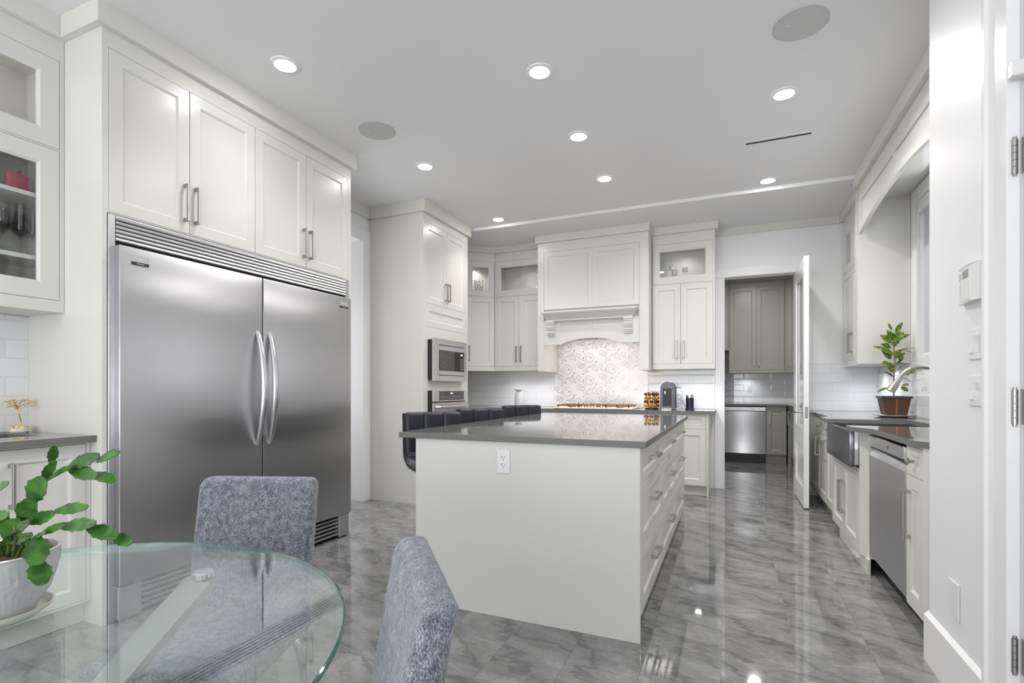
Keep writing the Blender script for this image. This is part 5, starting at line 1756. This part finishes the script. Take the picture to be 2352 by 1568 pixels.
SEG = [  # stem segments: start, end, width in picture units of the 2.76x crop; distance from the viewer
    (60, 700, 120, 610, 55, .905, 1), (70, 640, 185, 545, 70, .90, 1), (140, 548, 205, 405, 125, .90, 0), (195, 418, 275, 275, 135, .895, 0),
    (272, 282, 345, 165, 60, .90, 0), (325, 170, 343, 70, 58, .90, 0), (288, 292, 447, 200, 72, .89, 0), (445, 195, 622, 128, 88, .885, 0),
    (618, 160, 748, 112, 88, .88, 0), (443, 212, 608, 258, 92, .885, 0), (588, 240, 714, 290, 84, .88, 0), (190, 552, 335, 490, 82, .895, 0),
    (352, 478, 545, 455, 80, .89, 0), (170, 690, 285, 615, 45, .885, 0), (270, 620, 408, 558, 48, .88, 0), (395, 580, 598, 556, 88, .875, 0),
    (562, 585, 735, 640, 100, .87, 0), (720, 632, 822, 685, 78, .87, 0), (238, 650, 228, 815, 135, .865, 0), (235, 790, 262, 940, 130, .86, 0),
    (-30, 350, 48, 302, 60, .91, 0), (0, 700, 195, 628, 70, .90, 1), (25, 575, 125, 535, 65, .91, 0), (30, 500, 40, 650, 70, .915, 0),
    (-40, 520, 50, 505, 75, .92, 0), (0, 760, 60, 640, 60, .905, 1), (110, 760, 190, 640, 40, .90, 1), (-90, 640, -10, 560, 80, .93, 0),
    (-160, 560, -80, 480, 80, .94, 0), (-60, 700, -100, 600, 70, .93, 1), (-150, 640, -230, 660, 80, .94, 0), (-90, 480, -40, 360, 80, .93, 0)]
mb, md = MB(), MB()
vd = Vector((math.sin(YAW), -math.cos(YAW), 0.35))
for (a0, b0, a1_, b1, w, d, dk) in SEG:
    d += 0.03
    p, q = place(a0 / 2.76, 1000 + b0 / 2.76, d + 0.012), place(a1_ / 2.76, 1000 + b1 / 2.76, d - 0.012)
    nr = (Vector((0, 0, EYE)) - p).normalized() + Vector((rs.uniform(-.3, .3), rs.uniform(-.3, .3), rs.uniform(-.1, .4)))
    leaf(md if dk else mb, p, q, w / 2.76 / FPX * d, nr, 0.14, teeth=1, k=20, curl=0.03)
for (a0, b0, a1_, b1) in [(40, 830, 60, 690), (70, 850, 110, 640), (20, 840, 0, 700), (60, 860, 150, 690), (-20, 840, -60, 700), (-10, 830, -80, 640)]:
    md.tube([place(a0 / 2.76, 1000 + b0 / 2.76, .93), place(a1_ / 2.76, 1000 + b1 / 2.76, .925)], [0.004, 0.003], 8)
mb.build('segments', M['cactus'], t, smooth=0.5)
md.build('old_stems', M['cactus_d'], t)

# variegated plant beside the sink
BC = Vector((1.268, 5.245, 0.925))
t = thing('variegated_plant', 'variegated yellow-green leafy plant in a brown square pot on the sink countertop', 'plant', BC)
mb = MB()


def sqring(h, z):
    return [BC + Vector((sx * h, sy * h, z)) for sx, sy in ((-1, -1), (1, -1), (1, 1), (-1, 1))]


rings = [sqring(0.075, 0.016), sqring(0.097, 0.158), sqring(0.104, 0.168), sqring(0.098, 0.170), sqring(0.092, 0.150)]
vs = [p for r in rings for p in r]
mb.add(vs, [(4 * i + j, 4 * i + (j + 1) % 4, 4 * i + 4 + (j + 1) % 4, 4 * i + 4 + j) for i in range(4) for j in range(4)] + [(3, 2, 1, 0), (16, 17, 18, 19)])
po = mb.build('pot', M['brownpot'], t, bevel=0.006, seg=2)
mb = MB()
r0, r1 = 0.0995, 0.107
mb.box(BC.x - r1, BC.x + r1, BC.y - r1, BC.y - r0 + .006, BC.z + .158, BC.z + .176).box(BC.x - r1, BC.x + r1, BC.y + r0 - .006, BC.y + r1, BC.z + .158, BC.z + .176)
mb.box(BC.x - r1, BC.x - r0 + .006, BC.y - r0, BC.y + r0, BC.z + .158, BC.z + .176).box(BC.x + r0 - .006, BC.x + r1, BC.y - r0, BC.y + r0, BC.z + .158, BC.z + .176)
mb.build('rim', M['navy'], po)
MB().hexa([BC + Vector(v) for v in ((-.006, -.0775, .02), (.004, -.0775, .02), (.004, -.074, .02), (-.006, -.074, .02), (-.006, -.0988, .158), (.004, -.0988, .158), (.004, -.095, .158), (-.006, -.095, .158))]).build('copper_stripe', M['copper'], po)
MB().box(BC.x - .088, BC.x + .088, BC.y - .088, BC.y + .088, BC.z + .145, BC.z + .155).build('soil', M['soil'], t)
tag(MB().lathe([(0, 0.0005), (0.09, 0.0005), (0.140, 0.012), (0.143, 0.016), (0.138, 0.016), (0.09, 0.006), (0, 0.006)], BC, 48).build('pot_saucer', M['saucer'], smooth=0.7), 'pale round saucer under the brown plant pot on the sink countertop', 'saucer')
D0 = 4.318


def rp(x, y, dd=0.0):                          # crop (1600,560) at 4.356x -> space
    return place(1600 + x / 4.356, 560 + y / 4.356, D0 + dd - 0.12 * max(0.0, (x - 2000) / 200))


MB().tube([BC + Vector((0, 0, 0.15)), rp(1968, 1400), rp(1985, 1200), rp(1972, 1040), rp(1965, 960), rp(1975, 890)], [0.006, 0.0055, 0.005, 0.0045, 0.004, 0.003], 8).build('stem', M['stem'], t, smooth=0.8)
LV = [(1952, 860, 1912, 790, 26), (1995, 890, 2062, 782, 50), (1960, 960, 1905, 858, 62), (1975, 965, 2075, 880, 95), (1985, 960, 2142, 905, 60), (1950, 985, 1832, 912, 70),
      (1945, 1040, 1838, 1000, 60), (1900, 1055, 1762, 1028, 40), (1968, 1105, 1845, 1055, 55), (1950, 1145, 1848, 1062, 70), (1982, 1030, 1968, 970, 50), (1990, 1010, 2035, 955, 26),
      (1995, 1140, 2045, 1048, 62), (2045, 1065, 2190, 1040, 14), (2045, 1060, 2160, 1085, 16), (2010, 1140, 2090, 1088, 34), (2030, 1185, 2068, 1090, 34), (2000, 1205, 2070, 1150, 22),
      (1920, 1190, 1848, 1210, 60), (1955, 1280, 1925, 1185, 62), (1965, 1330, 1840, 1265, 20), (2000, 1270, 2110, 1195, 20), (2090, 1305, 2192, 1268, 48), (2065, 1340, 2145, 1375, 22),
      (2050, 1412, 2132, 1410, 34), (2045, 1430, 2118, 1475, 50), (1945, 1435, 1805, 1485, 18), (2003, 1205, 2078, 1188, 16)]
mb, ms_ = MB(), MB()
for i, (x0_, y0_, x1_, y1_, w) in enumerate(LV):
    dd = rs.uniform(-0.05, 0.05)
    nr = Vector((math.sin(YAW) * -1 * 0.3, -1, 0.6)) + Vector((rs.uniform(-.4, .4), 0, rs.uniform(-.2, .4)))
    if w < 25:
        nr = Vector((0, -0.15, 1))
        w = 60
    leaf(mb, rp(x0_, y0_, dd * 0.4), rp(x1_, y1_, dd), w / 4.356 / FPX * D0, nr, 0.15, k=8, curl=0.05)
    xs_ = 1972 + (1985 - 1972) * (1 if y0_ > 1100 else 0)
    ms_.tube([rp(xs_, y0_ + 15), rp(x0_, y0_, dd * 0.4)], 0.0016, 6)
mb.build('leaves', M['varie'], t)
ms_.build('petioles', M['stem'], t)
